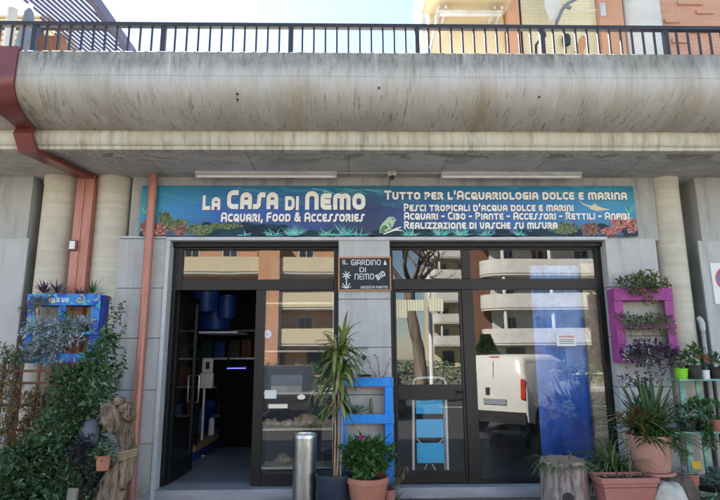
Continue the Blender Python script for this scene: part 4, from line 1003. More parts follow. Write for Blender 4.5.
def jelly(px, py, s_):
    y = yi-.002-random.random()*.001; q = P(px, py, y); k_ = s_/82; vs = [(q.x, y, q.z)]
    for i in range(11): a = math.pi*i/10; vs.append((q.x+k_*math.cos(a), y, q.z+k_*.75*math.sin(a)))
    jel.add(vs, [(0, i, i+1) for i in range(1, 11)])
    for j in range(5):
        x_ = q.x+k_*(-.7+.35*j); ribbon(jel2, [(x_, q.z), (x_+random.uniform(-.01,.01), q.z-k_*.6), (x_+random.uniform(-.012,.012), q.z-k_*1.3)], .003, y-.0005, lambda x, z: (x, z))
for row, n_ in ((303, 12), (336, 6), (372, 10), (381, 9), (405, 10), (412, 9)):
    for k in range(n_): jelly(random.uniform(549,582), row+random.uniform(-3.5,3.5), random.uniform(1.3,3.4))
ribbon(jel2, [(PX(567, 350, yi), PZ(350, yi, 567)), (PX(568.5, 380, yi), PZ(380, yi, 567)), (PX(569.5, 408, yi), PZ(408, yi, 567))], .010, yi-.004, lambda x, z: (x, z))
jm = vinyl('pale_blue_jelly_print', [(.10,.34,.78),(.30,.55,.85),(.05,.24,.74),(.5,.7,.9)])
jel.build('jellyfish_print', jm, pp); jel2.build('tentacle_print', jm, pp)
# brown rock-texture background panel
def rockpanel():
    m, t, bs, out = nodes('rock_relief_panel'); bs.inputs['Roughness'].default_value = .9
    v = coords(t, (1,1,.7)); n1 = noise_t(t, v, 9, 7, .7, .6)
    vo = N(t, 'ShaderNodeTexVoronoi', Scale=14.0); t.links.new(v, vo.inputs['Vector'])
    c = mixc(t, ramp(t, n1, [(.35,0.),(.65,1.)]), (.62,.52,.35), (.34,.27,.17)); c = mixc(t, ramp(t, vo.outputs[0], [(.0,.55),(.25,0.)]), c, (.66,.60,.44))
    t.links.new(c, bs.inputs['Base Color']); bump(t, bs, n1, 1, .03); return m
M['rockpanel'] = rockpanel()
b = MB(); rx0_, rx1_ = PX(592, 380, yi-.06), PX(607.5, 380, yi-.06); b.box(rx0_-.03, rx1_+.03, yi-.08, yi-.02, ZT, PZ(264, yi-.06))
tag(b.build('rock_backdrop', M['rockpanel'], bevel=.01), 'tall narrow brown rock-textured panel inside the right window beside blue poster', 'display panel')
# paper notice on the glass
yn = YG-.0075
t = thing('paper_notice', 'white paper notice with a red heading stuck inside the right window', 'notice', (PX(566.5, 345, yn), yn, PZ(347, yn)))
MB().box(PX(556.5, 340, yn), PX(576, 340, yn), yn, yn+.002, PZ(347, yn), PZ(335, yn)).build('sheet', M['white'], t)
b = MB(); b.box(PX(559, 340, yn), PX(574, 340, yn), yn-.002, yn-.0005, PZ(338.6, yn), PZ(336.6, yn)); b.build('red_heading', M['pinkhead'], t)
b = MB()
for py_ in (340.5, 342.3, 344.2): b.box(PX(559, 340, yn), PX(573.5, 340, yn), yn-.002, yn-.0005, PZ(py_+.35, yn), PZ(py_-.25, yn))
b.build('text_rule', M['black'], t)
b = MB()  # cream striped strips standing in for a bright reflection in the door glass
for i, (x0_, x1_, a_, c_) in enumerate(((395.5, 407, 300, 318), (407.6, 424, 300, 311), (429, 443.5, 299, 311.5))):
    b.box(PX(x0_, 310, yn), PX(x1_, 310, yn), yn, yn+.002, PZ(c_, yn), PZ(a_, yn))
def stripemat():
    m, t, bs, out = nodes('cream_striped_reflection'); bs.inputs['Roughness'].default_value = .8
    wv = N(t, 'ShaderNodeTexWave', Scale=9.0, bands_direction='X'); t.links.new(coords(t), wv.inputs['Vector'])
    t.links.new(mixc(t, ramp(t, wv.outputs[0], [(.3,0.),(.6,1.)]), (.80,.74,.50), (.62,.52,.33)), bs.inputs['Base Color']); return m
tag(b.build('striped_reflection', stripemat()), 'cream striped strips painted as a bright reflection across the right shop door glass', 'painted reflection')

# ------------------------------------------------------------------ interior left: display shelves, driftwood, counter
yv0, yv1 = YG+.035, YG+.42
vx0, vx1 = PX(259.5, 390, yv0), PX(334, 390, yv0)
t = thing('display_shelves', 'white shop shelving behind the left window with cream shelf edges', 'shelving', ((vx0+vx1)/2, (yv0+yv1)/2, ZT))
shz = [PZ(q, yv0) for q in (302, 350, 392, 428, 466.5)]
for z in shz: MB().box(vx0+.04, vx1, yv0+.003, yv1, z-.022, z).build('shelf', M['creamedge'], t, bevel=.003)
b = MB(); b.box(vx0, vx0+.038, yv0, yv0+.03, ZT, PZ(292.5, yv0)); up_ = b.build('upright', M['whitemetal'], t)
b = MB(); z = ZT+.05
while z < PZ(295, yv0): b.box(vx0+.008, vx0+.016, yv0-.002, yv0-.0005, z, z+.022); b.box(vx0+.023, vx0+.031, yv0-.002, yv0-.0005, z+.012, z+.034); z += .05
o = b.build('slot_holes', M['wall'], t); o.parent = up_
MB().box(vx1-.02, vx1+.015, yv0, yv0+.03, ZT, PZ(292.5, yv0)).build('upright', M['whitemetal'], t)
MB().box(vx0+.04, vx1, yv1+.002, yv1+.02, ZT, 2.9).build('back_panel', M['interior'], t)
M['palewood'] = barkmat('pale_driftwood', (.26,.19,.12), (.66,.53,.38), 14)
def wood(label, pxa, pxb, ybase, hpx, y, mat='palewood'):
    a, e = P(pxa, ybase, y), P(pxb, ybase, y); h_ = hpx/82; b = MB(); n = 7; pts = []; rs = []
    for i in range(n):
        u = i/(n-1); rr2 = h_*.42*(.45+.75*math.sin(math.pi*min(1,u*.9+.08)))*random.uniform(.7,1.15); q = a.lerp(e, u); pts.append((q.x, y+random.uniform(-.03,.03), a.z+rr2*.9+random.uniform(0,h_*.25))); rs.append(rr2)
    b.tube(pts, rs, 9); b2_ = [Vector(v) for v in b.v]
    b.v = [tuple(v + Vector((noise.noise(v*14), noise.noise(v*14+Vector((5,0,0))), noise.noise(v*14+Vector((0,7,0)))))*h_*.28) for v in b2_]
    mz = min(v[2] for v in b.v); b.v = [(v[0], v[1], v[2]-mz+a.z) for v in b.v]
    return tag(b.build('driftwood_piece', M[mat], smooth=True), label, 'driftwood', 'driftwood pieces on the display shelves')
ym = YG+.19
sz_of = lambda i: shz[i]
def wood_on(i, label, pa, pb, h_):
    py_ = (302, 350, 392, 428, 466.5)[i]; o = wood(label, pa, pb, py_, h_, ym); o.location.z = shz[i]+.001; return o
wood_on(3, 'brown driftwood piece at the left end of the fourth display shelf', 264, 279, 10)
wood_on(3, 'low reddish driftwood piece second from left on the fourth display shelf', 281, 294, 7)
wood_on(3, 'large forked pale driftwood on the fourth display shelf behind the steel bin', 296, 319, 15)
wood_on(3, 'driftwood stub at the right end of the fourth display shelf', 321, 332, 9)
wood_on(4, 'dim driftwood piece on the bottom display shelf', 274, 294, 11)
b = MB(); b.box(PX(272, 385, ym), PX(303, 385, ym), ym-.12, ym+.12, shz[2]+.002, shz[2]+.17)
tk_ = thing('glass_tank', 'small glass tank with pale gravel on the middle display shelf', 'aquarium', (PX(287, 385, ym), ym, shz[2]+.002))
x0_, x1_ = PX(272, 385, ym), PX(303, 385, ym); z0_ = shz[2]+.002
b = MB(); b.box(x0_, x1_, ym-.12, ym-.115, z0_, z0_+.2); b.box(x0_, x1_, ym+.115, ym+.12, z0_, z0_+.2); b.box(x0_, x0_+.005, ym-.114, ym+.114, z0_, z0_+.2); b.box(x1_-.005, x1_, ym-.114, ym+.114, z0_, z0_+.2); b.build('glass', M['clear'], tk_)
MB().box(x0_+.006, x1_-.006, ym-.112, ym+.112, z0_+.001, z0_+.07).build('gravel', M['rock'], tk_)
b = MB(); b.box(PX(264.5, 394, yn), PX(276.5, 394, yn), yn, yn+.002, PZ(398, yn), PZ(389.5, yn)); tag(b.build('price_card', M['white']), 'blank white card on the glass below the middle display shelf', 'card')
q = P(267.5, 334, YG-.006); t = thing('round_sticker', 'round white sticker with grey mark on the left window glass', 'sticker', (q.x, YG-.006, q.z))
MB().tube([(q.x, YG-.0075, q.z), (q.x, YG-.0045, q.z)], .05, 24).build('disc', M['white'], t)
b = MB()
for k in range(3): ribbon(b, [(q.x-.028+.02*k, q.z-.014), (q.x-.018+.02*k, q.z+.014)], .006, YG-.0085-.0002*k, lambda x, z: (x, z))
b.build('mark', M['wall'], t)

# counter, sanitiser stand, tubs and shelving seen through the doorway
t = thing('sanitiser_stand', 'grey sanitiser stand with sign plate and round base inside the open doorway', 'sanitiser stand', (0,0,0))
bs_ = G(201, 454, ZT-.012); BASE[t] = Vector((bs_.x, bs_.y, ZT-.012)); t.location = BASE[t]; Y_ = bs_.y
topz = P(206, 384, Y_).z
MB().lathe([(.19,0),(.19,.012),(.02,.02)], BASE[t], 28).build('base', M['steel'], t, smooth=True)
MB().tube([(bs_.x, Y_, ZT), (bs_.x, Y_, topz)], .02, 10).build('pole', M['whitemetal'], t, smooth=True)
q = P(207, 379, Y_); s_ = 540/ (Y_+6.6)
MB().box(bs_.x-.06, bs_.x+.14, Y_-.06, Y_+.06, P(207, 388, Y_).z, P(207, 373, Y_).z).build('dispenser', M['whitemetal'], t, bevel=.008)
MB().box(bs_.x-.04, bs_.x+.13, Y_-.03, Y_-.022, P(207, 372.5, Y_).z, P(207, 358.5, Y_).z).build('sign_plate', M['white'], t)
b = MB(); b.box(bs_.x+.015, bs_.x+.075, Y_-.033, Y_-.031, P(207, 369, Y_).z, P(207, 362, Y_).z); b.build('pictogram', M['black'], t)
cb0 = G(193, 449, ZT); 
def counter():
    A_, B_ = G(194, 446, ZT+.2), G(235, 424.5, ZT+.2)
    t = thing('shop_counter', 'low blue display platform with pale wooden edging along the left inside wall', 'counter', (A_.x-.4, A_.y, ZT-.012))
    pl_ = lambda o: [(A_.x-1.0, A_.y-o), (A_.x+o, A_.y-o), (B_.x+o, B_.y+o), (B_.x-1.6, B_.y+o)]
    MB().prism_z(pl_(0), ZT-.01, ZT+.12).build('plinth', M['sticky'], t); MB().prism_z(pl_(.03), ZT+.122, ZT+.20).build('edging', M['wood'], t)
    return A_, B_
cA, cB = counter()
b = MB(); m_ = cA.lerp(cB, .62); b.prism_z([(m_.x-.75, m_.y-.5), (m_.x-.22, m_.y-.35), (m_.x-.12, m_.y+.5), (m_.x-.7, m_.y+.5)], ZT+.201, ZT+.62); tag(b.build('storage_bin', M['sticky'], bevel=.02), 'angular blue storage bin on the low wooden platform inside', 'bin')
for i, (u, lab) in enumerate(((.30, 'white cylindrical canister standing on the wooden counter edge inside'),)):
    b = MB(); b.lathe([(.05,0),(.05,.24),(.03,.27),(.015,.28)], (cA.lerp(cB,.45).x-.07, cA.lerp(cB,.45).y, ZT+.202), 16); tag(b.build('canister', M['white'], smooth=True), lab, 'canister')
# rear shelving unit with blue tubs
def rear():
    y0_ = 3.4; t = thing('stock_shelving', 'tall dark stock shelving at the back of the shop seen through the doorway', 'shelving', (-1.5, y0_, ZT-.012))
    for z in (.55, 1.05, 1.55, 2.05): MB().box(-3.4, -.9, y0_, y0_+.45, z, z+.03).build('shelf', M['whitemetal'] if z == 1.55 else M['wall'], t)
    for x_ in (-3.4, -2.2, -.93): MB().box(x_, x_+.035, y0_-.002, y0_+.03, ZT, 2.6).build('upright', M['alu'], t)
    k = 0; names = ['bright blue', 'teal', 'black', 'brown', 'slate']
    ms = [M['sticky'], M['teal'], M['black'], M['brownwood'], M['navy']]
    for li, z in enumerate((.582, 1.082, 1.582)):
        x_ = -3.3; j = 0
        while x_ < -1.05:
            wd = random.uniform(.14,.3); h_ = random.uniform(.15,.36); i = random.randrange(5)
            b = MB(); b.box(x_, x_+wd, y0_+.02, y0_+.3, z, z+h_)
            b.box(x_+.02, x_+wd-.02, y0_+.017, y0_+.0195, z+h_*.3, z+h_*.75)
            tag(b.build('product_box', ms[i], bevel=.004), f'{names[i]} product box on the {["lower","middle","upper"][li]} back shelf, {["first","second","third","fourth","fifth","sixth","seventh","eighth","ninth","tenth","eleventh","twelfth","thirteenth","fourteenth"][j]} from its left end', 'box', 'product boxes on the back shelving'); x_ += wd+random.uniform(.03,.1); j += 1
rear()
yt_ = 1.9
for i, (pa, pb, pt, pbm, lab) in enumerate(((193, 218, 291, 312, 'large blue plastic tub hanging high inside the doorway, nearest the door'), (218, 236, 296, 318, 'smaller dark blue tub hanging high inside beside the large tub'), (198, 232, 311, 330, 'wide blue basin on the high rack below the hanging tubs'))):
    a, e = P(pa, pt, yt_+.3*i), P(pb, pbm, yt_+.3*i); cxx = (a.x+e.x)/2; rr2 = (e.x-a.x)/2; h_ = a.z-e.z
    b = MB(); b.lathe([(rr2*.85,0),(rr2,h_*.9),(rr2*1.05,h_*.92),(rr2*1.05,h_),(rr2*.95,h_)], (cxx, yt_+.3*i, e.z), 24); tag(b.build('plastic_tub', M['sticky'], smooth=True), lab, 'tub')
a, e = P(196, 332, yt_+.3), P(240, 332, yt_+.3)
t = thing('wall_rack', 'white wire rack board below the blue tubs inside the doorway', 'rack', ((a.x+e.x)/2, yt_+.6, a.z))
MB().box(a.x, e.x, yt_+.1, yt_+1.0, a.z-.03, a.z).build('board', M['whitemetal'], t)
for x_ in (a.x+.02,): MB().box(x_-.015, x_+.015, yt_+.6, yt_+.63, ZT, a.z-.032).build('upright', M['alu'], t)
# blue bottles and stickers by the open door
for i, (px_, pt, pbm, m_, lab) in enumerate(((178, 354, 380, 'sticky', 'blue bottle with pale cap standing just behind the open glass door'), (186, 350, 374, 'whitemetal', 'white box pack behind the open glass door'), (192, 336, 372, 'white', 'tall white box pack behind the open glass door'))):
    a, e = P(px_-2, pt, 1.7), P(px_+2, pbm, 1.7); b = MB(); b.box(a.x, e.x, 1.7, 1.76, e.z, a.z); tag(b.build('product_pack', M[m_], bevel=.006), lab, 'pack', 'packs on the rack by the door')
a, e = P(174, 376, 1.66), P(196, 376, 1.66)
t = thing('pack_rack', 'narrow dark rack carrying packs behind the open door leaf', 'rack', ((a.x+e.x)/2, 1.75, ZT))
MB().box(a.x, e.x, 1.66, 1.9, P(185, 380.5, 1.7).z-.03, P(185, 380.5, 1.7).z-.001).build('shelf', M['alu'], t); MB().box(a.x, a.x+.03, 1.87, 1.9, ZT, 1.7).build('upright', M['alu'], t); MB().box(e.x-.03, e.x, 1.87, 1.9, ZT, 1.7).build('upright', M['alu'], t)
# aquarium with a small violet light at the back
m, tt, bs, out = nodes('violet_led'); bs.inputs['Emission Color'].default_value = (.12,.12,1,1); bs.inputs['Emission Strength'].default_value = .22; M['led'] = m
a, e = P(219, 367, 3.0), P(264, 367, 3.0)
t = thing('lit_aquarium', 'dark aquarium with a blue-violet light bar at the back of the shop', 'aquarium', ((a.x+e.x)/2, 3.0, ZT))
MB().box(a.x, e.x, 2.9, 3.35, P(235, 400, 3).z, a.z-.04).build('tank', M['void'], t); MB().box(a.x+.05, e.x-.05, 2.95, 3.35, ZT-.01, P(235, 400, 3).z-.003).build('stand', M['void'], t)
b = MB(); b.box(a.x+.16, a.x+.48, 2.89, 2.898, a.z-.03, a.z-.012); b.build('light_bar', M['led'], t)

# ------------------------------------------------------------------ painted blue pallet on the left columns, with plants
def paintedmat():
    m, t, bs, out = nodes('blue_patterned_paint'); bs.inputs['Roughness'].default_value = .55
    v = coords(t); n1 = noise_t(t, v, 5, 3, .5, .6)
    c = mixc(t, ramp(t, n1, [(.38,0.),(.55,1.)]), (.01,.05,.40), (.02,.20,.55)); c = mixc(t, ramp(t, noise_t(t, v, 8, 2, .5, 1), [(.58,0.),(.62,1.)]), c, (.04,.42,.48))
    c = mixc(t, ramp(t, noise_t(t, v, 13, 2, .5, 1.4), [(.66,0.),(.68,1.)]), c, (.55,.55,.06)); t.links.new(c, bs.inputs['Base Color']); return m
M['painted'] = paintedmat(); M['bluedark'] = pmat('deep_blue_paint', (.012,.03,.25), (.01,.02,.18), rough=.6)
ya, yb_ = -.36, -.17
t = thing('pallet_planter', 'blue and turquoise painted pallet planter hung on the two left columns', 'pallet planter', (PX(65, 340, ya), ya, PZ(362, ya)))
zA1, zA0 = PZ(293.8, ya, 60), PZ(305.3, ya, 60); xl0, xl1, xr0, xr1 = PX(25.5, 320, ya), PX(33, 320, ya), PX(89.5, 320, ya), PX(98, 320, ya)
xm0, xm1 = PX(57.5, 310, ya), PX(64.5, 310, ya)
zb2 = PZ(363, ya, 60)
for x0_, x1_ in ((xl0, xl1), (xr0, xr1)): MB().box(x0_, x1_, ya+.022, ya+.04, zb2, zA0+.05).build('stile', M['painted'], t, bevel=.003)
MB().box(xm0, xm1, ya+.022, ya+.04, PZ(333, ya, 60), zA0+.05).build('stile', M['painted'], t, bevel=.003)
for x0_, x1_ in ((xr1-.004, xr1+.03), (xl0-.02, xl0)): MB().box(x0_, x1_, ya+.042, yb_, zb2, zA1-.01).build('side_board', M['bluedark'], t, bevel=.003)
for z0_, z1_ in ((zA0, zA1), (PZ(335, ya, 60), PZ(331.5, ya, 60)), (zb2, PZ(353.5, ya, 60))): MB().box(xl0-.008, xr1+.008, ya, ya+.021, z0_, z1_).build('board', M['painted'], t, bevel=.003)
for z0_ in (zA0, PZ(335, ya, 60), zb2): 
    b = MB(); b.box(xl0+.002, xr1-.006, ya+.045, yb_-.002, z0_+.0, z0_+.015); b.build('shelf', M['bluedark'], t)
b = MB(); q = P(80, 299.5, ya-.002); pts = [(q.x+(.004+.0042*k)*math.cos(k*.6), q.z+(.004+.0042*k)*math.sin(k*.6)) for k in range(14)]; ribbon(b, pts, .012, ya-.003, lambda x, z: (x, z)); b.build('spiral_mark', M['yellow'], t)
b = MB()
for k, px_ in enumerate((49, 53, 58, 63, 67)): q = P(px_, 300, ya-.002); ribbon(b, [(q.x-.012, q.z+.02), (q.x-.006, q.z-.02), (q.x+.014, q.z-.015), (q.x+.01, q.z+.02)], .009, ya-.003, lambda x, z: (x, z))
b.build('white_mark', M['signwhite'], t)
def spiky(label, px, py, y, n, L, W, mat):
    q = P(px, py, y); b = MB()
    for k in range(n):
        a = k*2.4; el = random.uniform(.1,1.3); b.blade(q, (math.cos(a)*math.cos(el), math.sin(a)*math.cos(el), math.sin(el)), L*random.uniform(.7,1.1), W, droop=.25, n=4)
    tag(b.build('spiky_plant', mat, smooth='leaf'), label, 'plant', 'spiky plants on top of the painted pallet')
spiky('dark purple spiky plant leftmost on top of the painted blue pallet', 44, 293, -.28, 30, .17, .028, LV['purple'])
spiky('upright purple spiky plant second from left on the painted blue pallet', 57, 293, -.28, 22, .18, .022, LV['purple'])
spiky('low purple plant above the yellow spiral of the painted pallet', 79, 295, -.28, 20, .10, .025, LV['purple'])
spiky('green-purple star-shaped spiky plant rightmost on the painted pallet', 92, 293, -.28, 20, .20, .018, LV['spike'])
b = MB(); b2 = MB()
for k in range(8): q = P(random.uniform(30,55), 296, -.39); vine(b, b2, q, 7, .03, .045, .022, drift=(random.uniform(-.9,.3), -.1, -.35), per=2, r=.006)
o = tag(b.build('trailing_plant', M['stem']), 'brown woody trailing plant spilling over the painted pallet top board', 'plant'); b2.build('foliage', LV['autumn'], o, smooth='leaf'); 
def row(label, pts, n, L, W, mat, rad=.11, y=-.33, name='trailing_plant', hang=6, per=2):
    b = MB(); st = MB()
    for px_, py_ in pts:
        q = P(px_, py_, y); cloud(b, q, (rad*1.2, rad*.8, rad), n, L, W, shell=.2)
        for k in range(hang): vine(st, b, q+Vector((random.uniform(-rad,rad), -.06, 0)), random.randint(3,6), .035, L*.8, W*.8, drift=(random.uniform(-.3,.3), -.15, -1), per=per, r=.003)
    o = tag(b.build(name, mat, smooth='leaf'), label, 'plant'); st.build('stem', M['greenstem'], o); return o
row('silvery grey leafy plant filling the middle row of the painted pallet', [(35,326),(45,328),(56,325),(68,327),(78,325),(87,326)], 130, .07, .032, LV['grey'], .10)
row('silvery grey leafy plant filling the lower row of the painted pallet', [(32,350),(42,347),(52,351),(60,343)], 130, .07, .032, LV['grey'], .11)
row('small green herb between the silver rows of the painted pallet', [(47,345),(68,312),(46,352)], 30, .05, .03, LV['mid'], .06, hang=2)

# big shrub
yS = -.75
b = MB(); st = MB()
blobs = [(97,362,.13,.20),(75,380,.24,.22),(100,385,.16,.26),(72,402,.20,.24),(85,405,.24,.28),(58,430,.24,.26),(70,440,.26,.26),(42,466,.26,.22),(60,480,.34,.28),(14,488,.32,.24),(30,470,.26,.2),(20,455,.16,.14),(95,470,.16,.22),(50,505,.40,.3),(106,345,.07,.14),(15,500,.4,.3),(90,440,.12,.2),(85,490,.2,.3)]
for i, (px_, py_, rx_, rz_) in enumerate(blobs):
    q = P(px_, py_, yS+.12*math.sin(i*2.1)); cloud(b, q, (rx_, .26, rz_), int(1250*rx_/.26), .052, .034, shell=.3, gap=.27, seed=i); cloud(b, q, (rx_*.9, .24, rz_*.9), int(160*rx_/.26), .085, .05, shell=.5, gap=.2, seed=i+3)
for px_, py_ in ((108, 326), (112, 318), (110, 306), (120, 312), (104, 345), (113, 335), (117,371), (121,362)):
    q = P(px_, py_+14, yS); vine(st, b, q, 7, .035, .05, .03, drift=(random.uniform(-.2,.4), 0, 1), per=3, r=.004, wob=.3)
for k in range(14):
    a = Vector((P(random.uniform(40,90), 520, yS).x, yS+random.uniform(-.1,.1), 0)); e = P(random.uniform(30,105), random.uniform(345,430), yS+random.uniform(-.1,.1)); m_ = a.lerp(e,.5)+Vector((random.uniform(-.1,.1),0,0)); st.tube([a, m_, e], [.014,.010,.004], 6)
sh = tag(b.build('shrub', LV['dark'], smooth='leaf'), 'large dense dark green shrub growing up past the painted blue pallet', 'shrub'); st.build('stem', M['stem'], sh)
# low dark purple shrub at its foot
b = MB(); st = MB()
for px_, py_, r_ in ((92,455,.16),(80,470,.18),(97,480,.16),(82,450,.12)): q = P(px_, py_, -.95); cloud(b, q, (r_,.14,r_), 220, .045, .028, shell=.3, gap=.1)
sh2 = tag(b.build('shrub', leafmat('dusky_leaves', [(.03,.04,.04),(.05,.045,.06),(.07,.06,.075),(.04,.06,.05)]), smooth='leaf'), 'low dusky purple-grey shrub between dark shrub and driftwood stump', 'shrub')
# brown dry creeper on a trellis
t = thing('garden_trellis', 'brown wooden lattice trellis at the left edge behind dry foliage', 'trellis', (P(20, 420, -.5).x, -.5, 0))
tl0 = P(2, 420, -.5).x; 
for k in range(5): x_ = tl0-.25+.19*k; MB().box(x_, x_+.028, -.5, -.485, 0, PZ(363, -.5, 20)).build('upright', M['brownwood'], t)
for py_ in (371, 383, 405, 430, 455): z = PZ(py_, -.5, 20); MB().box(tl0-.4, tl0+.58, -.516, -.501, z-.014, z+.014).build('slat', M['brownwood'], t)
b = MB()
for px_, py_, r_ in ((8,400,.2),(25,410,.2),(5,440,.3),(25,445,.26),(10,465,.26),(38,400,.12),(2,380,.15),(35,425,.18)): q = P(px_, py_, -.6); cloud(b, q, (r_,.14,r_), int(500*r_/.2), .05, .02, shell=.2, gap=.12, seed=3)
tag(b.build('dry_creeper', LV['dry'], smooth='leaf'), 'brown dry creeper matted over the trellis at the left edge', 'plant')
b = MB()
for px_, py_ in ((10,358),(3,352),(18,356),(5,368)): q = P(px_, py_, -.5); cloud(b, q, (.12,.1,.09), 120, .055, .018, shell=.2)
tag(b.build('bushy_plant', LV['olive'], smooth='leaf'), 'olive green plant topping the trellis below the painted pallet', 'plant')

# grey sack, driftwood totem, hanging pot, wooden stake
q = P(89, 436, -.80)
b = MB(); b.lathe([(.02,-.16),(.08,-.15),(.11,-.05),(.10,.07),(.06,.14),(.02,.16)], q, 20, 1, .7)
b.v = [tuple(Vector(v)+Vector((noise.noise(Vector(v)*6), 0, noise.noise(Vector(v)*6+Vector((3,0,0)))))*.03) for v in b.v]
tag(b.build('grey_boulder', M['sockcloth'], smooth='leaf'), 'smooth blue-grey boulder half hidden in the shrub beside the driftwood', 'boulder')
b = MB(); q = P(89, 450, -.80); b.box(q.x-.10, q.x+.10, -.88, -.70, 0, P(89, 450.5, -.80).z+.03)
tag(b.build('stone_block', M['bark'], bevel=.02), 'dark stone block carrying the blue-grey boulder in the shrub', 'stone')
yD = -.95
def dpt(px, py, y=yD): return P(px, py, y)
t = thing('driftwood_stump', 'twisted driftwood stump with a knotted head and rope band beside the red downpipe', 'driftwood stump', (dpt(116, 500).x, yD, 0))
base_ = dpt(114, 500)
pts = [(base_.x-.02, yD, 0), dpt(110, 500), dpt(112, 486), dpt(121, 472), dpt(128, 457), dpt(128, 441), dpt(123, 428), dpt(117, 417), dpt(115, 408), dpt(117, 402)]
rs = [.17,.145,.125,.105,.082,.080,.092,.115,.115,.07]
pp2 = []; rr2 = []
for i in range(len(pts)-1):
    for k in range(5): u = k/5; pp2.append(Vector(pts[i]).lerp(Vector(pts[i+1]), u)); rr2.append(rs[i]+(rs[i+1]-rs[i])*u)
pp2.append(Vector(pts[-1])); rr2.append(rs[-1])
b = MB(); b.tube(pp2, rr2, 30)
nv = []
for v in b.v:
    v = Vector(v); s1 = noise.noise(Vector((v.x*11, v.y*11, v.z*3.2))); s2 = noise.noise(Vector((v.x*30, v.y*30, v.z*7)))
    ctr = min(pp2, key=lambda c: (c-v).length); d = (v-ctr); nv.append(tuple(ctr + d*(1+.42*s1+.24*s2)))
b.v = nv; b.build('trunk', M['driftwood'], t, smooth='leaf')
b = MB()
for px_, py_, r_ in ((106,420,.055),(109,411,.05),(126,408,.055),(128,414,.05),(113,427,.05),(119,401,.04),(104,414,.035)):
    q = dpt(px_, py_, yD-.09); b.tube([q+Vector((0,.06,-.02)), q, q+Vector((0,-.035,.005)), q+Vector((0,-.03,.0)), q+Vector((0,.0,0))], [r_*1.3, r_*1.15, r_*.8, r_*.5, r_*.35], 14)
b.v = [tuple(Vector(v)+Vector((noise.noise(Vector(v)*18), noise.noise(Vector(v)*18+Vector((4,0,0))), noise.noise(Vector(v)*18+Vector((0,9,0)))))*.022) for v in b.v]
b.build('knot', M['driftwood'], t, smooth='leaf')
b = MB(); q = dpt(127.5, 453.5)
for k in range(4): b.lathe([(.098,-.008),(.108,0),(.098,.008)], (q.x, yD, q.z-.035+.02*k), 26)
b.v = [tuple(Vector(v)+Vector((0,0,noise.noise(Vector(v)*9)*.03+(v[0]-q.x)*.2))) for v in b.v]; b.build('rope_band', M['rope'], t, smooth='leaf')
q = P(102.5, 470, -1.08)
t, tp = potted('hanging_pot_plant', 'small terracotta pot with trailing leaves wedged against the driftwood stump', 'potted plant', (q.x, -1.08, q.z), .078, .055, .14, M['terra'], rim=.025)
b = MB(); st = MB(); cloud(b, tp+Vector((0,0,.04)), (.11,.09,.08), 90, .05, .03)
for k in range(5): vine(st, b, tp, 5, .03, .045, .03, drift=(random.uniform(-.8,.6), -.5, .2), per=2, r=.003)
b.build('foliage', LV['dark'], t, smooth='leaf')
b = MB(); q = P(72.5, 488, -1.15); b.obox((q.x, -1.15, q.z/2), (.09,.03,q.z), Matrix.Rotation(R(3), 3, 'Y')); tag(b.build('wooden_stake', M['greywood'], bevel=.004), 'short pale wooden stake in front of the dark shrub', 'stake')

# ------------------------------------------------------------------ magenta pallet on the right pier
ya, yb_ = -.22, -.035
zA1, zA0 = PZ(287.8, ya, 642), PZ(300.3, ya, 642)
xl0, xl1, xr0, xr1 = PX(620, 330, ya), PX(626.5, 330, ya), PX(669, 330, ya), PX(676, 330, ya)
zlow = PZ(363, ya, 622)
t = thing('pallet_planter', 'magenta painted pallet planter fixed to the pier right of the shopfront', 'pallet planter', ((xl0+xr1)/2, ya, zlow))
MB().box(xl0, xl1, ya+.022, ya+.042, zlow, zA0+.06).build('stile', M['pinkpaint'], t, bevel=.003); MB().box(xr0, xr1, ya+.022, ya+.042, PZ(352, ya, 675), zA0+.06).build('stile', M['pinkpaint'], t, bevel=.003)
MB().box(xl0-.03, xl0-.002, ya+.015, yb_, zlow, zA1-.005).build('side_board', M['pinkpaint'], t, bevel=.003); MB().box(xr1+.002, xr1+.028, ya+.044, yb_, PZ(352, ya, 675), zA1-.01).build('side_board', M['pinkpaint'], t, bevel=.003)
MB().box(xl0-.03, xr1+.012, ya, ya+.021, zA0, zA1).build('board', M['pinkpaint'], t, bevel=.003); MB().box(xl0-.004, xr1+.02, ya-.001, ya+.02, PZ(328.5, ya, 642), PZ(324.3, ya, 642)).build('board', M['pinkpaint'], t, bevel=.003)
MB().box(xl0-.004, xr1+.02, ya-.001, ya+.02, PZ(352, ya, 642), PZ(346, ya, 642)).build('board', M['pinkpaint'], t, bevel=.003)
for z0_ in (zA0, PZ(328.5, ya, 642), PZ(352, ya, 642)): MB().box(xl0+.002, xr1, ya+.045, yb_-.002, z0_, z0_+.015).build('shelf', M['pinkpaint'], t)
row('green leafy plant with reddish tips in the top of the magenta pallet', [(627,284),(638,281),(649,279),(658,284)], 60, .075, .045, LV['olive'], .11, y=-.2, hang=2)
row('long reddish trail hanging down the front of the magenta pallet', [(641,290)], 20, .05, .03, LV['autumn'], .05, y=-.26, hang=5)
row('dark green small-leaved plant in the middle row of the magenta pallet', [(624,319),(633,321),(643,320),(653,320),(664,320)], 95, .045, .024, LV['olive'], .09, y=-.23, hang=5)
row('dark purple trailing plant in the bottom row of the magenta pallet', [(630,350),(640,348),(650,352),(661,350),(671,352)], 95, .065, .034, LV['purple'], .11, y=-.27, hang=7)
row('grey-green rosettes among the purple leaves of the magenta pallet', [(628,347),(645,356),(680,349)], 30, .06, .03, LV['grey'], .07, y=-.3, hang=2)

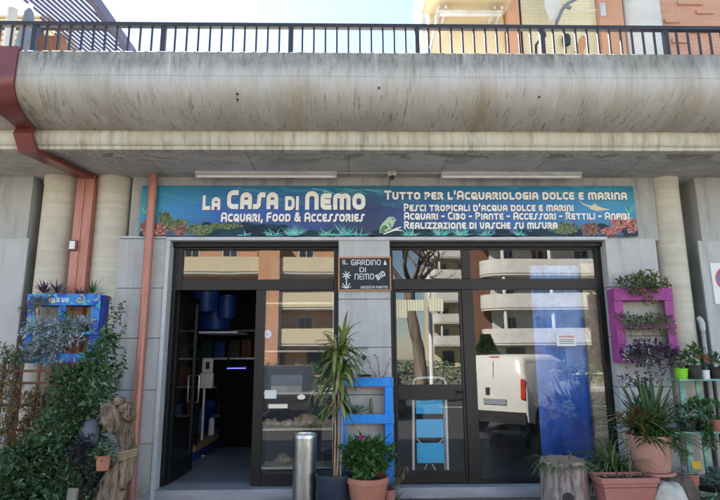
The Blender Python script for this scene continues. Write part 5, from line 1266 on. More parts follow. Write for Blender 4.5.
# ------------------------------------------------------------------ mint shelves with pots
ysf = -.35
def sx_(px, py, y=ysf): return PX(px, py, y)
t = thing('mint_shelf', 'chipped mint green plank shelf unit at the right wall', 'shelf unit', (sx_(710, 430), ysf, 0))
zs1, zs2, zs3 = PZ(379, ysf-.1, 690), PZ(431.5, ysf-.1, 690), PZ(491, ysf-.1, 690)
x0_ = sx_(673, 380); x1_ = x0_+1.25
for z, xa_ in ((zs1, x0_), (zs2, x0_-.12), (zs3, x0_-.02)): MB().box(xa_, x1_, ysf-.12, ysf+.12, z-.022, z).build('shelf', M['mint'], t, bevel=.004)
for xx, yy in ((x0_+.03, ysf-.05), (x0_+.30, ysf+.08), (x1_-.1, ysf-.05)):
    for za, zb3 in ((.0, zs3-.024), (zs3+.001, zs2-.024), (zs2+.001, zs1-.024)): MB().box(xx, xx+.07, yy-.012, yy+.012, za, zb3).build('stile', M['mint'], t, bevel=.003)
MB().box(x0_+.02, x1_, -.115, -.10, zs3+.1, zs1-.05).build('back_board', M['greywood'], t) if False else None
def shelfpot(name, label, px, zsh, r_, h_, mat, yo=0, cat='potted plant'):
    y = ysf-.06+yo; q = P(px, 400, y); 
    zpx = P(px, 378 if zsh == zs1 else (430 if zsh == zs2 else 489), y)
    t_ = thing(name, label, cat, (zpx.x, y, zsh+.001), 'potted plants on the mint shelves'); top = pot(t_, (zpx.x, y, zsh+.001), r_, r_*.78, h_, mat, rim=.018, rimw=.008, n=24); return t_, top
t1, tp = shelfpot('potted_plant', 'small succulent in a lime green pot on the top mint shelf', 682, zs1, .075, .115, M['lime'])
b = MB()
for k in range(14): a = k*2.4; b.blade(tp, (math.cos(a)*.6, math.sin(a)*.6, 1), .10, .025, droop=.1, n=3)
b.build('foliage', LV['spike'], t1, smooth='leaf')
t1, tp = shelfpot('potted_plant', 'red flowering plant in a black pot on the top mint shelf', 694.5, zs1, .09, .15, M['black'], -.01)
b = MB(); cloud(b, tp+Vector((0,0,.12)), (.13,.10,.12), 120, .07, .05, shell=.3); b.build('foliage', LV['mid'], t1, smooth='leaf')
b = MB(); 
for k in range(5):
    q = tp+Vector((random.uniform(-.0,.12), -.1, random.uniform(.02,.14)))
    for j in range(9): b.leaf(q, (random.gauss(0,1), random.gauss(-.4,1), random.gauss(0,1)), .025, .02)
b.build('flower', LV['redfl'], t1, smooth='leaf')
b = MB(); q = P(706, 378, ysf-.08); b.lathe([(.036,0),(.045,.095),(.04,.095),(.034,.01)], (q.x, ysf-.08, zs1+.001), 20); tag(b.build('white_cup', M['white'], smooth=True), 'plain white plastic cup on the top mint shelf', 'cup')
t1, tp = shelfpot('potted_plant', 'leafy plant in a black pot at the right end of the top mint shelf', 717.5, zs1, .085, .12, M['black'])
b = MB(); cloud(b, tp+Vector((0,0,.06)), (.13,.1,.09), 110, .07, .045); b.build('foliage', LV['dark'], t1, smooth='leaf')
t1, tp = shelfpot('potted_plant', 'drooping dark green plant in a low black pot, left on the middle mint shelf', 688, zs2, .10, .13, M['black'])
b = MB(); st = MB(); cloud(b, tp+Vector((0,0,.05)), (.17,.12,.09), 170, .07, .035)
for k in range(6): vine(st, b, tp, 6, .04, .06, .03, drift=(random.uniform(-1,1), -.6, .1), per=2)
b.build('foliage', LV['dark'], t1, smooth='leaf')
t1, tp = shelfpot('potted_plant', 'trailing green plant in a black pot, centre of the middle mint shelf', 702, zs2, .09, .13, M['black'], .02)
b = MB(); st = MB(); cloud(b, tp+Vector((0,0,.10)), (.14,.12,.12), 170, .07, .045)
for k in range(8): vine(st, b, tp+Vector((0,-.08,0)), 7, .04, .06, .035, drift=(random.uniform(-.5,.3), -.3, -1), per=2)
b.build('foliage', LV['mid'], t1, smooth='leaf'); st.build('stem', M['greenstem'], t1)
t1, tp = shelfpot('potted_plant', 'fine-leaved plant in a terracotta pot, right on the middle mint shelf', 719, zs2, .10, .125, M['terra'])
b = MB(); cloud(b, tp+Vector((0,0,.09)), (.12,.1,.12), 130, .06, .03); b.build('foliage', LV['mid'], t1, smooth='leaf')
t1, tp = shelfpot('potted_plant', 'low greyish plant in a terracotta pot on the bottom mint shelf', 690, zs3, .11, .17, M['terra'])
b = MB(); cloud(b, tp+Vector((0,0,.02)), (.12,.1,.05), 130, .05, .02); b.build('foliage', LV['grey'], t1, smooth='leaf')
q = P(698, 478, ysf-.07); t1 = thing('plant_tag', 'yellow plastic plant tag stuck in the terracotta pot on the bottom mint shelf', 'plant tag', (q.x, ysf-.07, q.z))
zq0, zq1 = PZ(469, ysf-.07, 698), PZ(461, ysf-.07, 698)
MB().box(q.x-.055, q.x+.055, ysf-.072, ysf-.068, zq0, zq1).build('card', M['yellow'], t1); MB().box(q.x-.05, q.x-.04, ysf-.072, ysf-.068, q.z-.01, zq0-.001).build('stake', M['yellow'], t1)
b = MB()
for px_, py_ in ((704,478),(714,476),(708,486),(719,484),(716,470)):
    q = P(px_, py_+3, ysf-.1)
    for k in range(30): a = k*2.4; el = .15+1.2*k/30; b.blade(q, (math.cos(a)*math.cos(el), math.sin(a)*math.cos(el), math.sin(el)), .11*(1-.4*k/30), .035, droop=-.2, n=3, fold=.25)
for v_ in (): pass
t1 = thing('echeveria_bowl', 'dark bowl of pale glaucous rosettes on the bottom mint shelf', 'potted plant', (P(712, 490, ysf-.1).x, ysf-.1, zs3+.001))
MB().lathe([(.10,0),(.17,.06),(.175,.065),(.16,.065)], (P(712, 490, ysf-.1).x, ysf-.1, zs3+.001), 24).build('bowl', M['black'], t1, smooth=True); b.build('foliage', LV['pale'], t1, smooth='leaf')

# ------------------------------------------------------------------ right foreground: stump, spider plant, planters, rock, log
yq = -.85
x0_, x1_ = PX(541.5, 480, yq), PX(586.5, 480, yq); zt_ = P(563, 459, yq).z; cx_, r_ = (x0_+x1_)/2, (x1_-x0_)/2
t = thing('log_planter', 'upright hollowed log stump with grass on top before the right window', 'log', (cx_, yq, 0))
b = MB(); n = 44; hs = [0, .1, .2, .3, .4, .5, .6, .7, .8, .9, 1]
for h_ in hs:
    for k in range(n):
        a = 2*math.pi*k/n; v = Vector((math.cos(a), math.sin(a), h_*zt_)); q = r_*(1.04-.06*h_+.05*noise.noise(Vector((v.x*5, v.y*5, v.z*1.0)))+.05*noise.noise(Vector((v.x*14, v.y*14, v.z*2))))
        b.v.append((cx_+q*v.x, yq+q*v.y, v.z+(.015*noise.noise(v*4) if h_ == 1 else 0)))
for i in range(len(hs)-1):
    for k in range(n): b.f.append((i*n+k, i*n+(k+1)%n, (i+1)*n+(k+1)%n, (i+1)*n+k))
b.build('bark', M['bark'], t, smooth='leaf')
MB().lathe([(r_*.93, zt_-.002), (r_*.80, zt_-.004), (r_*.78, zt_-.05), (0, zt_-.055)], (cx_, yq, 0), 36).build('cut_top', M['cutwood'], t)
hq = P(569, 499, yq-.25)
MB().tube([(hq.x, yq-r_*.99, hq.z), (hq.x, yq-r_*1.02, hq.z)], .055, 16).build('knot_hole', M['black'], t)
b = MB()
for k in range(170): a = random.random()*6.28; q = random.random()**.5*r_*.85; b.blade((cx_+q*math.cos(a), yq+q*math.sin(a), zt_-.05), (math.cos(a)*.9+random.gauss(0,.4), math.sin(a)*.6, .8), random.uniform(.12,.30), .014, droop=1.8, n=5)
b.build('grass', LV['spider'], t, smooth='leaf')

yq = -.62
q = P(611, 478, yq); t, tp = potted('spider_plant', 'arching variegated spider plant in a purple pot between stump and planter', 'potted plant', (q.x, yq, 0), .17, .13, P(611, 468, yq).z, M['purplepot'], rim=.04)
b = MB()
for k in range(340): a = random.random()*6.28; el = random.uniform(.2,1.4); b.blade(tp+Vector((random.gauss(0,.05), random.gauss(0,.05), 0)), (math.cos(a)*math.cos(el)*1.2, math.sin(a)*math.cos(el), math.sin(el)), random.uniform(.28,.56), .020, droop=random.uniform(1.2,2.4), n=6)
b.build('foliage', LV['spider'], t, smooth='leaf')

yq = -1.05
xa_, xb_2 = PX(594, 475, yq), PX(651.5, 475, yq); zt_ = P(622, 475, yq).z; cx_ = (xa_+xb_2)/2; wd = xb_2-xa_
t = thing('rectangular_planter', 'rectangular red terracotta planter with bare soil and a dry stem in the right foreground', 'planter', (cx_, yq, 0))
b = MB(); dd = .30
def frust(mb, z0, z1, w0, w1, d0, d1): mb.add([(cx_-w0/2,yq-d0/2,z0),(cx_+w0/2,yq-d0/2,z0),(cx_+w0/2,yq+d0/2,z0),(cx_-w0/2,yq+d0/2,z0),(cx_-w1/2,yq-d1/2,z1),(cx_+w1/2,yq-d1/2,z1),(cx_+w1/2,yq+d1/2,z1),(cx_-w1/2,yq+d1/2,z1)], [(0,3,2,1),(0,1,5,4),(1,2,6,5),(2,3,7,6),(3,0,4,7)])
frust(b, .0, zt_-.09, wd*.72, wd*.90, dd*.72, dd*.9); frust(b, zt_-.088, zt_-.05, wd*.91, wd*.93, dd*.91, dd*.93)
b.build('body', M['terra_red'], t, bevel=.006)
b = MB(); rw = .022
for a_ in ((xa_, xb_2, yq-dd/2, yq-dd/2+rw), (xa_, xb_2, yq+dd/2-rw, yq+dd/2), (xa_, xa_+rw, yq-dd/2+rw+.001, yq+dd/2-rw-.001), (xb_2-rw, xb_2, yq-dd/2+rw+.001, yq+dd/2-rw-.001)): b.box(*a_, zt_-.05, zt_)
b.build('rim', M['terra_red'], t, bevel=.006)
b = MB(); nx, ny = 16, 8; 
for j in range(ny+1):
    for i in range(nx+1): x_ = xa_+rw+(wd-2*rw)*i/nx; y_ = yq-dd/2+rw+(dd-2*rw)*j/ny; b.v.append((x_, y_, zt_-.035+.02*noise.noise(Vector((x_*12, y_*12, 0)))))
for j in range(ny):
    for i in range(nx): a = j*(nx+1)+i; b.f.append((a, a+1, a+nx+2, a+nx+1))
b.build('soil', M['soil'], t, smooth='leaf')
b = MB(); a = Vector(P(630, 478, yq)); b.tube([a+Vector((0,0,-.05)), P(630, 462, yq), P(627, 448, yq), P(622, 436, yq), P(614, 426, yq)], [.011,.010,.008,.007,.004], 7); b.tube([P(627, 449, yq), P(629, 438, yq), P(634, 430, yq)], [.006,.005,.003], 6)
b.build('dry_stem', M['stem'], t, smooth=True)
b = MB()
for k in range(16): b.leaf((cx_+random.uniform(-.2,.2), yq+random.uniform(-.08,.08), zt_-.015), (random.gauss(0,1), random.gauss(0,1), .2), .05, .02)
b.build('leaf_litter', LV['dry'], t, smooth='leaf')

yq = -.72
q = P(658, 472, yq); zl = P(658, 473, yq).z
b = MB(); b.tube([(q.x-.17, yq-.1, zl/2), (q.x+.02, yq-.02, zl/2), (q.x+.27, yq+.05, zl/2)], [zl/2*.98, zl/2, zl/2*.97], 24)
b.v = [tuple(Vector(v)+Vector((0, noise.noise(Vector(v)*9), noise.noise(Vector(v)*9+Vector((3,0,0)))))*.014) for v in b.v]
tag(b.build('log', barkmat('dark_bark', (.045,.035,.028), (.16,.125,.095), 14), smooth=True), 'short dark lying log carrying the large pink terracotta pot', 'log')
xa_, xb_2 = PX(627.5, 437, yq), PX(669.5, 437, yq); cx_, r_ = (xa_+xb_2)/2, (xb_2-xa_)/2; zt_ = P(648, 434, yq).z
t = thing('agave_pot', 'large pink terracotta pot of spiky mixed plants resting on a log', 'potted plant', (cx_, yq, zl))
MB().lathe([(r_*.3,0),(r_*.98,.0),(r_*1.0,.02),(r_*.95,.026),(r_*.85,.02)], (cx_, yq, zl+.003), 32).build('saucer', M['terra_pink'], t, smooth=True)
top = pot(t, (cx_, yq, zl+.03), r_, r_*.78, zt_-zl-.03, M['terra_pink'], rim=.05, rimw=.012)
b = MB()
for k in range(190): a = random.random()*6.28; el = random.uniform(-.1,1.4); b.blade(top+Vector((random.gauss(0,.06), random.gauss(0,.05), random.uniform(0,.12))), (math.cos(a)*math.cos(el), math.sin(a)*math.cos(el), math.sin(el)), random.uniform(.3,.6), random.uniform(.022,.045), droop=random.uniform(.1,.8), n=5)
for k in range(9): a = random.random()*6.28; b.blade(top+Vector((.05,0,.1)), (math.cos(a)*.35, math.sin(a)*.3, 1), random.uniform(.45,.6), .075, droop=.15, n=5, fold=.25)
b.build('spiky_foliage', LV['spike'], t, smooth='leaf')
b = MB()
for k in range(80): q = top+Vector((random.gauss(-.10,.10), random.gauss(-.1,.05), random.uniform(.02,.25))); b.blade(q, (random.gauss(-.2,.8), -.5, random.gauss(.4,.4)), random.uniform(.15,.32), .04, droop=.7, n=4)
b.build('reddish_foliage', LV['autumn'], t, smooth='leaf')
b = MB(); st = MB(); cloud(b, top+Vector((.02,-.08,.02)), (.24,.16,.1), 260, .06, .04, shell=.3)
for k in range(10): vine(st, b, top+Vector((.15,-.1,.02)), 7, .035, .05, .018, drift=(random.uniform(.2,.9), -.3, -.8), per=2)
b.build('leafy_foliage', LV['mid'], t, smooth='leaf')
b = MB()
for px_, py_ in ((630,382),(636,378),(650,376),(662,377),(668,380),(640,385),(626,380)): q = P(px_, py_, yq+.1); cloud(b, q, (.06,.05,.05), 26, .055, .022)
tag(b.build('purple_trails', LV['purple'], smooth='leaf'), 'loose dark purple shoots dangling between magenta pallet and spiky pot', 'plant')
yq = -1.15
q = P(671, 495, yq); b = MB(); b.lathe([(.03,-.16),(.14,-.10),(.175,0),(.15,.07),(.09,.11),(.01,.115)], (q.x, yq, q.z-.02), 26, 1.0, .8)
b.v = [tuple(Vector(v)+Vector((noise.noise(Vector(v)*8), noise.noise(Vector(v)*8+Vector((3,0,0))), noise.noise(Vector(v)*8+Vector((0,5,0)))))*.045) for v in b.v]
mz = min(v[2] for v in b.v); b.v = [(v[0], v[1], (v[2]-mz)*( (q.z+.13)/ (max(w_[2] for w_ in b.v)-mz))) for v in b.v]
tag(b.build('rock', M['rock'], smooth='leaf'), 'pale rough white rock on the ground before the mint shelf', 'rock')
q = P(705, 497, -.75); b = MB(); cloud(b, (q.x, -.75, .08), (.3,.12,.12), 200, .05, .03); tag(b.build('ground_plant', LV['dark'], smooth='leaf'), 'low leafy plant on the ground under the mint shelf', 'plant')
q = P(650, 498, -.95); b = MB(); b.lathe([(.02,0),(.07,.02),(.08,.07),(.05,.12),(.01,.13)], (q.x, -.95, 0), 16); b.v = [tuple(Vector(v)*1.0+Vector((noise.noise(Vector(v)*12),0,abs(noise.noise(Vector(v)*12+Vector((2,0,0))))))*.02) for v in b.v]
tag(b.build('small_rock', M['rock'], smooth='leaf'), 'small pale rock between red planter and larger white rock', 'rock')

# ------------------------------------------------------------------ upper right: apartment behind the terrace
yu = 1.7
def ux(px, py=25, y=yu): return PX(px, py, y)
def uz(py, y=yu, px=560): return P(px, py, y).z
ub = thing('apartment_building', 'cream and peach brick apartment behind the terrace railing at upper right', 'building', (4, yu+1, zt-.3))
z0_, z1_ = zt-.318, 9.0
zc1 = uz(-4, yu-.9)
MB().box(ux(430), ux(504), yu, yu+.3, z0_, z1_).build('wall', M['cream'], ub)
MB().box(ux(505), ux(517.5), yu-.12, yu+.3, z0_, z1_).build('pillar', M['peach'], ub); MB().box(ux(518), ux(521.5), yu+.02, yu+.3, z0_, z1_).build('gap_strip', M['alu_dark'], ub)
MB().box(ux(522), ux(597), yu, yu+.3, z0_, z1_).build('wall', M['yellowbrick'], ub)
MB().box(ux(597.5), ux(621), yu-.1, yu+.3, z0_, z1_).build('pillar', M['peach'], ub)
a_, c_ = ux(623), ux(659); MB().lathe([((c_-a_)/2, 0), ((c_-a_)/2, z1_-z0_)], ((a_+c_)/2, yu+.0, z0_), 36).build('column', M['whitewall'], ub, smooth=True)
MB().box(ux(660.5), 12, yu-.05, yu+.3, z0_, z1_).build('wall', M['brick'], ub)
b = MB()
for k, (px_, py_, w_) in enumerate(((690,3,34),(705,12,24),(672,21,20),(700,31,30),(680,41,22))): q = P(px_, py_, yu-.07); b.box(q.x-w_/80/2, q.x+w_/80/2, yu-.085, yu-.052, q.z-.035, q.z+.035)
b.build('relief_brick', M['brick'], ub)
# upper balcony with pale rounded edge over the left bay
xb0 = G(425, 0, 7.35).x
b = MB(); b.box(xb0, ux(504, 0), yu-1.7, yu-.003, 7.35, 7.6); b.build('balcony_slab', M['cream'], ub); 
b = MB(); b.box(xb0-.12, xb0-.002, yu-1.75, yu+.2, 7.30, 8.4); b.build('balcony_edge', M['whitewall'], ub, bevel=.02)
MB().box(xb0-.01, xb0+.06, yu-.002+.0, yu+.3, z0_, 7.29).build('wall_return', M['whitewall'], ub)
ya_ = yu-.35
t = thing('awning_cassette', 'grey rolled-up awning box with folded arm under the cream balcony', 'awning', (ux(470, 13, ya_), ya_, uz(13, ya_, 470)))
q0, q1 = P(438, 13, ya_), P(501, 13, ya_); MB().tube([(q0.x, ya_, q0.z), (q1.x, ya_, q0.z)], .055, 14).build('roller', M['jamb'], t, smooth=True)
b = MB(); b.box(q0.x-.01, q1.x+.01, ya_-.08, ya_-.06, q0.z-.03, q0.z+.0); b.build('front_bar', M['jamb'], t)
for x_ in (q0.x, q0.x+.12, q1.x-.12, q1.x): MB().box(x_-.02, x_+.02, ya_-.07, ya_+.34, q0.z+.03, q0.z+.09).build('bracket', M['jamb'], t)
b = MB(); e = P(428, 47, ya_-.2); b.tube([(q0.x, ya_-.02, q0.z-.03), (e.x, ya_-.3, e.z-.2)], .022, 8); b.build('folded_arm', M['jamb'], t)
t = thing('folded_awning', 'hanging pale awning cloth with dark jointed arm on the yellow tiled wall', 'awning', (ux(555, 10, ya_), ya_, uz(25, ya_)))
b = MB(); pl = [(541,-30),(566,-30),(562,0),(556,19),(551,20),(545,6)]; vs = [P(a, c, ya_) for a, c in pl]; b.prism_y([(v.x, v.z) for v in vs], ya_, ya_+.03); b.build('cloth', M['whitewall'], t)
b = MB(); b.tube([P(556, 24, ya_-.03), P(562, 10, ya_-.05), P(567, 4, ya_-.08), P(580, -3, ya_-.1)], .026, 8); b.tube([P(563, 6, ya_-.08), P(571, 8, ya_-.08)], .03, 8); b.build('arm', M['sockcloth'], t, smooth=True)
b = MB(); b.tube([P(575, 6, ya_-.02), P(586, 11, yu-.03), P(597, 10, yu-.13)], .006, 6); b.build('cord', M['white'], t)
MB().box(ux(600, 5, yu-.13), ux(605, 5, yu-.13), yu-.14, yu-.102, uz(16, yu-.13, 602), uz(3, yu-.13, 602)).build('control_box', M['jamb'], t)
q = P(567, 39, yu-.1); t = thing('wall_lamp', 'black oval wall lamp on the yellow tiled wall behind the railing', 'wall lamp', (q.x, yu-.1, q.z-.1))
MB().lathe([(.01,-.12),(.06,-.09),(.075,0),(.06,.09),(.01,.12)], (q.x, yu-.07, q.z), 18, 1, .8).build('shade', M['black'], t, smooth=True); MB().box(q.x-.02, q.x+.02, yu-.03, yu-.002, q.z-.03, q.z+.03).build('mount', M['black'], t)
q = P(579, 45, yu-.2); b = MB(); b.obox((q.x, yu-.2, q.z-.1), (.12,.10,.5), Matrix.Rotation(R(24), 3, 'Y')); tag(b.build('folded_board', M['pine'], bevel=.01), 'orange slanted board leaning against the yellow tiled wall on the terrace', 'board')
MBb = MB(); MBb.tube([(PX(535,60,1.0)-.0, 1.2, zt-.31), P(536, 45, 1.2), P(543, 36, 1.2)], .022, 8); q = P(543, 35, 1.2); MBb.lathe([(.02,-.06),(.05,-.03),(.05,.03),(.02,.06)], q, 12)
tag(MBb.build('terrace_spotlight', M['rail'], smooth=True), 'small dark spotlight on a bent pole left of the black wall lamp', 'spotlight')
b = MB()
for px_ in (432, 440, 447, 470, 487, 494):
    for k in range(5): b.blade((PX(px_, 52, -1.0)+random.gauss(0,.04), -1.0, zt-.05), (random.gauss(0,.45), random.gauss(0,.2), 1), random.uniform(.2,.42), .012, droop=.25, n=4)
MB_ = MB(); MB_.box(PX(425, 55, -1.0), PX(500, 55, -1.0), -1.15, -.88, zt-.316, zt-.06)
t = thing('trough_planter', 'long terracotta trough with thin dry grass blades behind the railing', 'planter', (PX(460, 55, -1.0), -1.0, zt-.316)); MB_.build('trough', M['terra'], t, bevel=.01); b.build('grass', LV['dry'], t, smooth='leaf')

# ------------------------------------------------------------------ upper left: slatted pergola and neighbour
zp = 7.0
pe = thing('slatted_pergola', 'dark slatted pergola roof on posts on the terrace at upper left', 'pergola', (-5.5, 2, zt-.3))
e0, e1 = G(86, -10, zp), G(127, 49, zp); xe = (e0.x+e1.x)/2
MB().box(xe-.05, xe+.05, .3, 4.6, zp-.05, zp+.13).build('edge_beam', M['slatpaint'], pe)
d1, d2 = G(62, 8, zp), G(88, 31, zp); dv = (d2-d1); dv.z = 0; dv.normalize()
xpost = G(41, 20, zp).x
k = 0
perp = Vector((-dv.y, dv.x, 0)); 
if perp.x < 0: perp = -perp
s0 = G(90, 0, zp); gapx = (G(62, 10, zp)-G(56.5, 10, zp)).length*abs(perp.x)*1.0
for k in range(-3, 34):
    o_ = s0 - perp*gapx*k; L0, L1 = -2.6, 4.0
    a = o_+dv*L0; e = o_+dv*L1
    # clip against the edge beam and the front
    def clip(p, q, f): 
        fp_, fq_ = f(p), f(q)
        if fp_ < 0 and fq_ < 0: return None
        if fp_ >= 0 and fq_ >= 0: return p, q
        u = fp_/(fp_-fq_); m_ = p.lerp(q, u); return (p, m_) if fp_ >= 0 else (m_, q)
    seg = clip(a, e, lambda v: xe-.06-v.x)
    if seg: seg = clip(*seg, lambda v: v.y-.3)
    if seg: seg = clip(*seg, lambda v: 4.5-v.y)
    if seg: seg = clip(*seg, lambda v: v.x-xpost)
    if not seg or (seg[1]-seg[0]).length < .1: continue
    m_ = (seg[0]+seg[1])/2; L_ = (seg[1]-seg[0]).length; MB().obox((m_.x, m_.y, zp+.03), (L_, gapx*.36, .03), Matrix.Rotation(math.atan2(dv.y, dv.x), 3, 'Z')).build('slat', M['slatpaint'], pe)
for px_, py_, y_, w_ in ((40.5, 25, 1.6, .09), (105, 35, 2.6, .06), (72, 35, 4.2, .05)):
    q = P(px_, py_, y_); MB().box(q.x-w_/2, q.x+w_/2, y_-w_/2, y_+w_/2, zt-.318, zp-.052).build('post', M['rail'], pe)
MB().box(-9, xe-.052, 1.55, 1.63, zp-.05, zp-.0).build('cross_beam', M['rail'], pe); MB().box(-9, xe-.052, 4.3, 4.38, zp-.05, zp-.0).build('cross_beam', M['rail'], pe)
nb = thing('neighbour_house', 'cream boarded house wall with eaves behind the pergola at upper left', 'house', (-8, 6, zt-.3))
def boardmat():
    m, t, bs, out = nodes('cream_boards'); bs.inputs['Roughness'].default_value = .8
    wv = N(t, 'ShaderNodeTexWave', Scale=2.2, bands_direction='Z'); t.links.new(coords(t), wv.inputs['Vector']); c = mixc(t, ramp(t, wv.outputs[0], [(.1,0.),(.25,1.)]), (.30,.20,.10), (.62,.47,.28)); t.links.new(c, bs.inputs['Base Color']); return m
MB().box(-12, PX(50, 20, 4.8), 4.8, 9, zt-.318, 9.4).build('wall', boardmat(), nb); 
b = MB(); b.box(-12, PX(15, 10, 4.7), 4.7, 4.798, 7.2, 8.0); b.build('window', M['glassdark'], nb)
q = P(11, 25, 1.0); b = MB(); b.tube([(q.x, 1.0, zt-.318), (q.x, 1.0, 6.9)], .07, 14); tag(b.build('flue_pipe', M['wall'], smooth=True), 'light grey round flue pipe behind the railing at the upper left corner', 'pipe')
q = P(27, 30, .6); t = thing('folded_parasol', 'folded grey parasol standing behind the railing at upper left', 'parasol', (q.x, .6, zt-.318))
zt2 = P(27, 9, .6).z
MB().tube([(q.x, .6, zt-.318), (q.x, .6, zt2)], .022, 10).build('pole', M['whitemetal'], t, smooth=True)
b = MB(); n = 20
for i, (r_, z_) in enumerate(((.02,.0),(.05,-.06),(.07,-.3),(.11,-.7),(.10,-1.0))):
    for k in range(n): a = 2*math.pi*k/n; qq = r_*(1+.28*(k%2)); b.v.append((q.x+qq*math.cos(a), .6+qq*math.sin(a), zt2+z_))
for i in range(4):
    for k in range(n): b.f.append((i*n+k, i*n+(k+1)%n, (i+1)*n+(k+1)%n, (i+1)*n+k))
b.build('cloth', M['sockcloth'], t, smooth='leaf')
b = MB(); b.lathe([(.0,.1),(.04,.06),(.045,.02),(.02,.0)][::-1], (q.x, .6, zt2), 12); b.build('finial', M['whitemetal'], t, smooth=True)
q = P(57, 44, .8); b = MB(); b.box(q.x-.25, q.x+.12, .7, .95, zt-.318, PZ(39, .8, 57)); tag(b.build('terrace_box', M['brownwood'], bevel=.02), 'dark red box on the terrace behind the railing below the pergola', 'box')

# ------------------------------------------------------------------ the far side of the street (seen mirrored in the glass)
def apartments(name, label, x0, x1, y, floors, wallm, parm, z_first=2.55, fh=2.9, bay=3.2, ph=1.2, depth=1.5, cols=True, rounded=0, gf=True, group='apartment blocks across the street'):
    t = thing(name, label, 'building', ((x0+x1)/2, y, 0), group)
    H = z_first+fh*floors+.6
    MB().box(x0, x1, y-10, y, 0, H).build('wall', wallm, t)
    for f in range(floors):
        z = z_first+fh*f
        xs, ye = x0-(.9 if rounded else 0), y+depth
        pl_ = [(xs+rounded, ye)] if rounded else [(xs, ye)]
        if rounded: pl_ = [(xs+rounded*(1-math.cos(R(a))), y+.003+(depth)*math.sin(R(a))) for a in range(0, 91, 15)]
        else: pl_ = [(xs, y+.003), (xs, ye)]
        pl_ += [(x1, ye), (x1, y+.003)]
        MB().prism_z(pl_[::-1], z-.18, z).build('balcony_slab', M['whitewall'], t)
        inn = []; b = MB()
        path = pl_[:-1]
        for (ax, ay), (bx_, by_) in zip(path, path[1:]):
            v = Vector((bx_-ax, by_-ay, 0)); L_ = v.length; m_ = Vector(((ax+bx_)/2, (ay+by_)/2, z+ph/2)); b.obox(m_, (L_+.04, .10, ph), Matrix.Rotation(math.atan2(v.y, v.x), 3, 'Z'))
        b.build('parapet', parm, t)
        x = x0+bay*.5; i = 0
        while x < x1-.6:
            w_ = 1.3 if i % 3 else .9; b = MB(); b.box(x-w_/2, x+w_/2, y+.004, y+.03, z+.05, z+2.25); wn = b.build('window', M['whitewall'], t); b = MB(); b.box(x-w_/2+.09, x-.03, y+.031, y+.04, z+.15, z+2.15); b.box(x+.03, x+w_/2-.09, y+.031, y+.04, z+.15, z+2.15); b.build('panes', M['glassdark'], t).parent = wn
            if i % 2: b = MB(); b.box(x-w_/2-.45, x-w_/2-.02, y+.004, y+.06, z+.05, z+2.2); b.build('shutter', M['brownwood'], t)
            x += bay; i += 1
        if cols:
            x = x0+.8
            while x < x1: MB().tube([(x, y+depth-.35, z), (x, y+depth-.35, z+fh-.18)], .16, 10).build('column', M['whitewall'], t, smooth=True); x += bay*1.25
    b = MB(); b.box(x0-.3, x1+.3, y-10.3, y+depth*.7, H, H+.25); b.build('roof', M['terra'], t)
    x = x0+1
    while x < x1-1: b = MB(); b.box(x, x+1.6, y+.004, y+.03, .2, 2.2); b.build('door', M['glassdark'], t); x += 3.4
    return t
apartments('apartment_block', 'white apartment block with curved balcony fronts across the street, mirrored in the right window', 12.2, 27, -39, 5, M['whitewall'], M['whitewall'], rounded=2.6)
apartments('apartment_block', 'farther pale apartment block with stacked balconies, mirrored in the right shop door', 11.8, 26, -68, 6, M['cream'], M['whitewall'], z_first=3.0, fh=3.0, rounded=1.5)
apartments('apartment_block', 'peach apartment block with cream balconies across the street, mirrored in the left window', -18, -1.0, -38, 3, M['peach'], M['cream'], fh=2.9, cols=False)
bA = bpy.data.objects['apartment_block.002']; MB().box(-7.3, -5.6, -37.99, -36.2, 0, 11.5).build('pier', M['peach'], bA); bB = bpy.data.objects['apartment_block']; MB().box(10.9, 12.19, -42, -39.3, 0, 17).build('pier', M['brownwood'], bB)
def street_tree(x, y, label):
    t = thing('street_tree', label, 'tree', (x, y, 0)); b = MB(); tips = []
    tk = [Vector(q) for q in ((x+.1, y, 0), (x+.12, y, .8), (x+.02, y, 2.0), (x-.22, y, 3.3), (x-.25, y, 4.2))]; tr_ = [.30,.24,.20,.19,.22]
    b.tube([tk[i].lerp(tk[i+1], k/6) for i in range(4) for k in range(6)]+[tk[4]], [tr_[i]+(tr_[i+1]-tr_[i])*k/6 for i in range(4) for k in range(6)]+[tr_[4]], 16)
    def br(p, d, L, r, dep):
        pts = [p]; v = d.copy()
        for i in range(4): v = (v+Vector((random.gauss(0,.18), random.gauss(0,.18), random.gauss(.05,.12)))).normalized(); pts.append(pts[-1]+v*L/4)
        b.tube(pts, [r, r*.85, r*.7, r*.58, r*.45], 6)
        if dep == 0: tips.append(pts[-1]); return
        for k in range(3): w_ = (v+Vector((random.gauss(0,.55), random.gauss(0,.55), random.gauss(.1,.4)))).normalized(); br(pts[random.choice((3,4))], w_, L*.72, r*.5, dep-1)
    for k in range(7): a = k*.9+.2; br(Vector((x-.25, y, 4.0)), Vector((math.cos(a), math.sin(a), .75)).normalized(), 1.7, .11, 3)
    b.v = [tuple(Vector(v)+Vector((noise.noise(Vector((v[0]*6,v[1]*6,v[2]*1.5))), noise.noise(Vector((v[0]*6+9,v[1]*6,v[2]*1.5))), 0))*.05) for v in b.v]
    b.build('trunk', barkmat('tree_bark', (.07,.05,.04), (.27,.21,.16), 7), t, smooth='leaf')
    lf = MB()
    for p in tips:
        for k in range(3): lf.leaf(p+Vector((random.gauss(0,.1), random.gauss(0,.1), random.gauss(0,.1))), (random.gauss(0,1), random.gauss(0,1), .3), .10, .05)
    lf.build('crown', LV['olive'], t, smooth='leaf')
street_tree(2.5, -13.2, 'bare-branched street tree behind the viewer, mirrored in the right shop door')
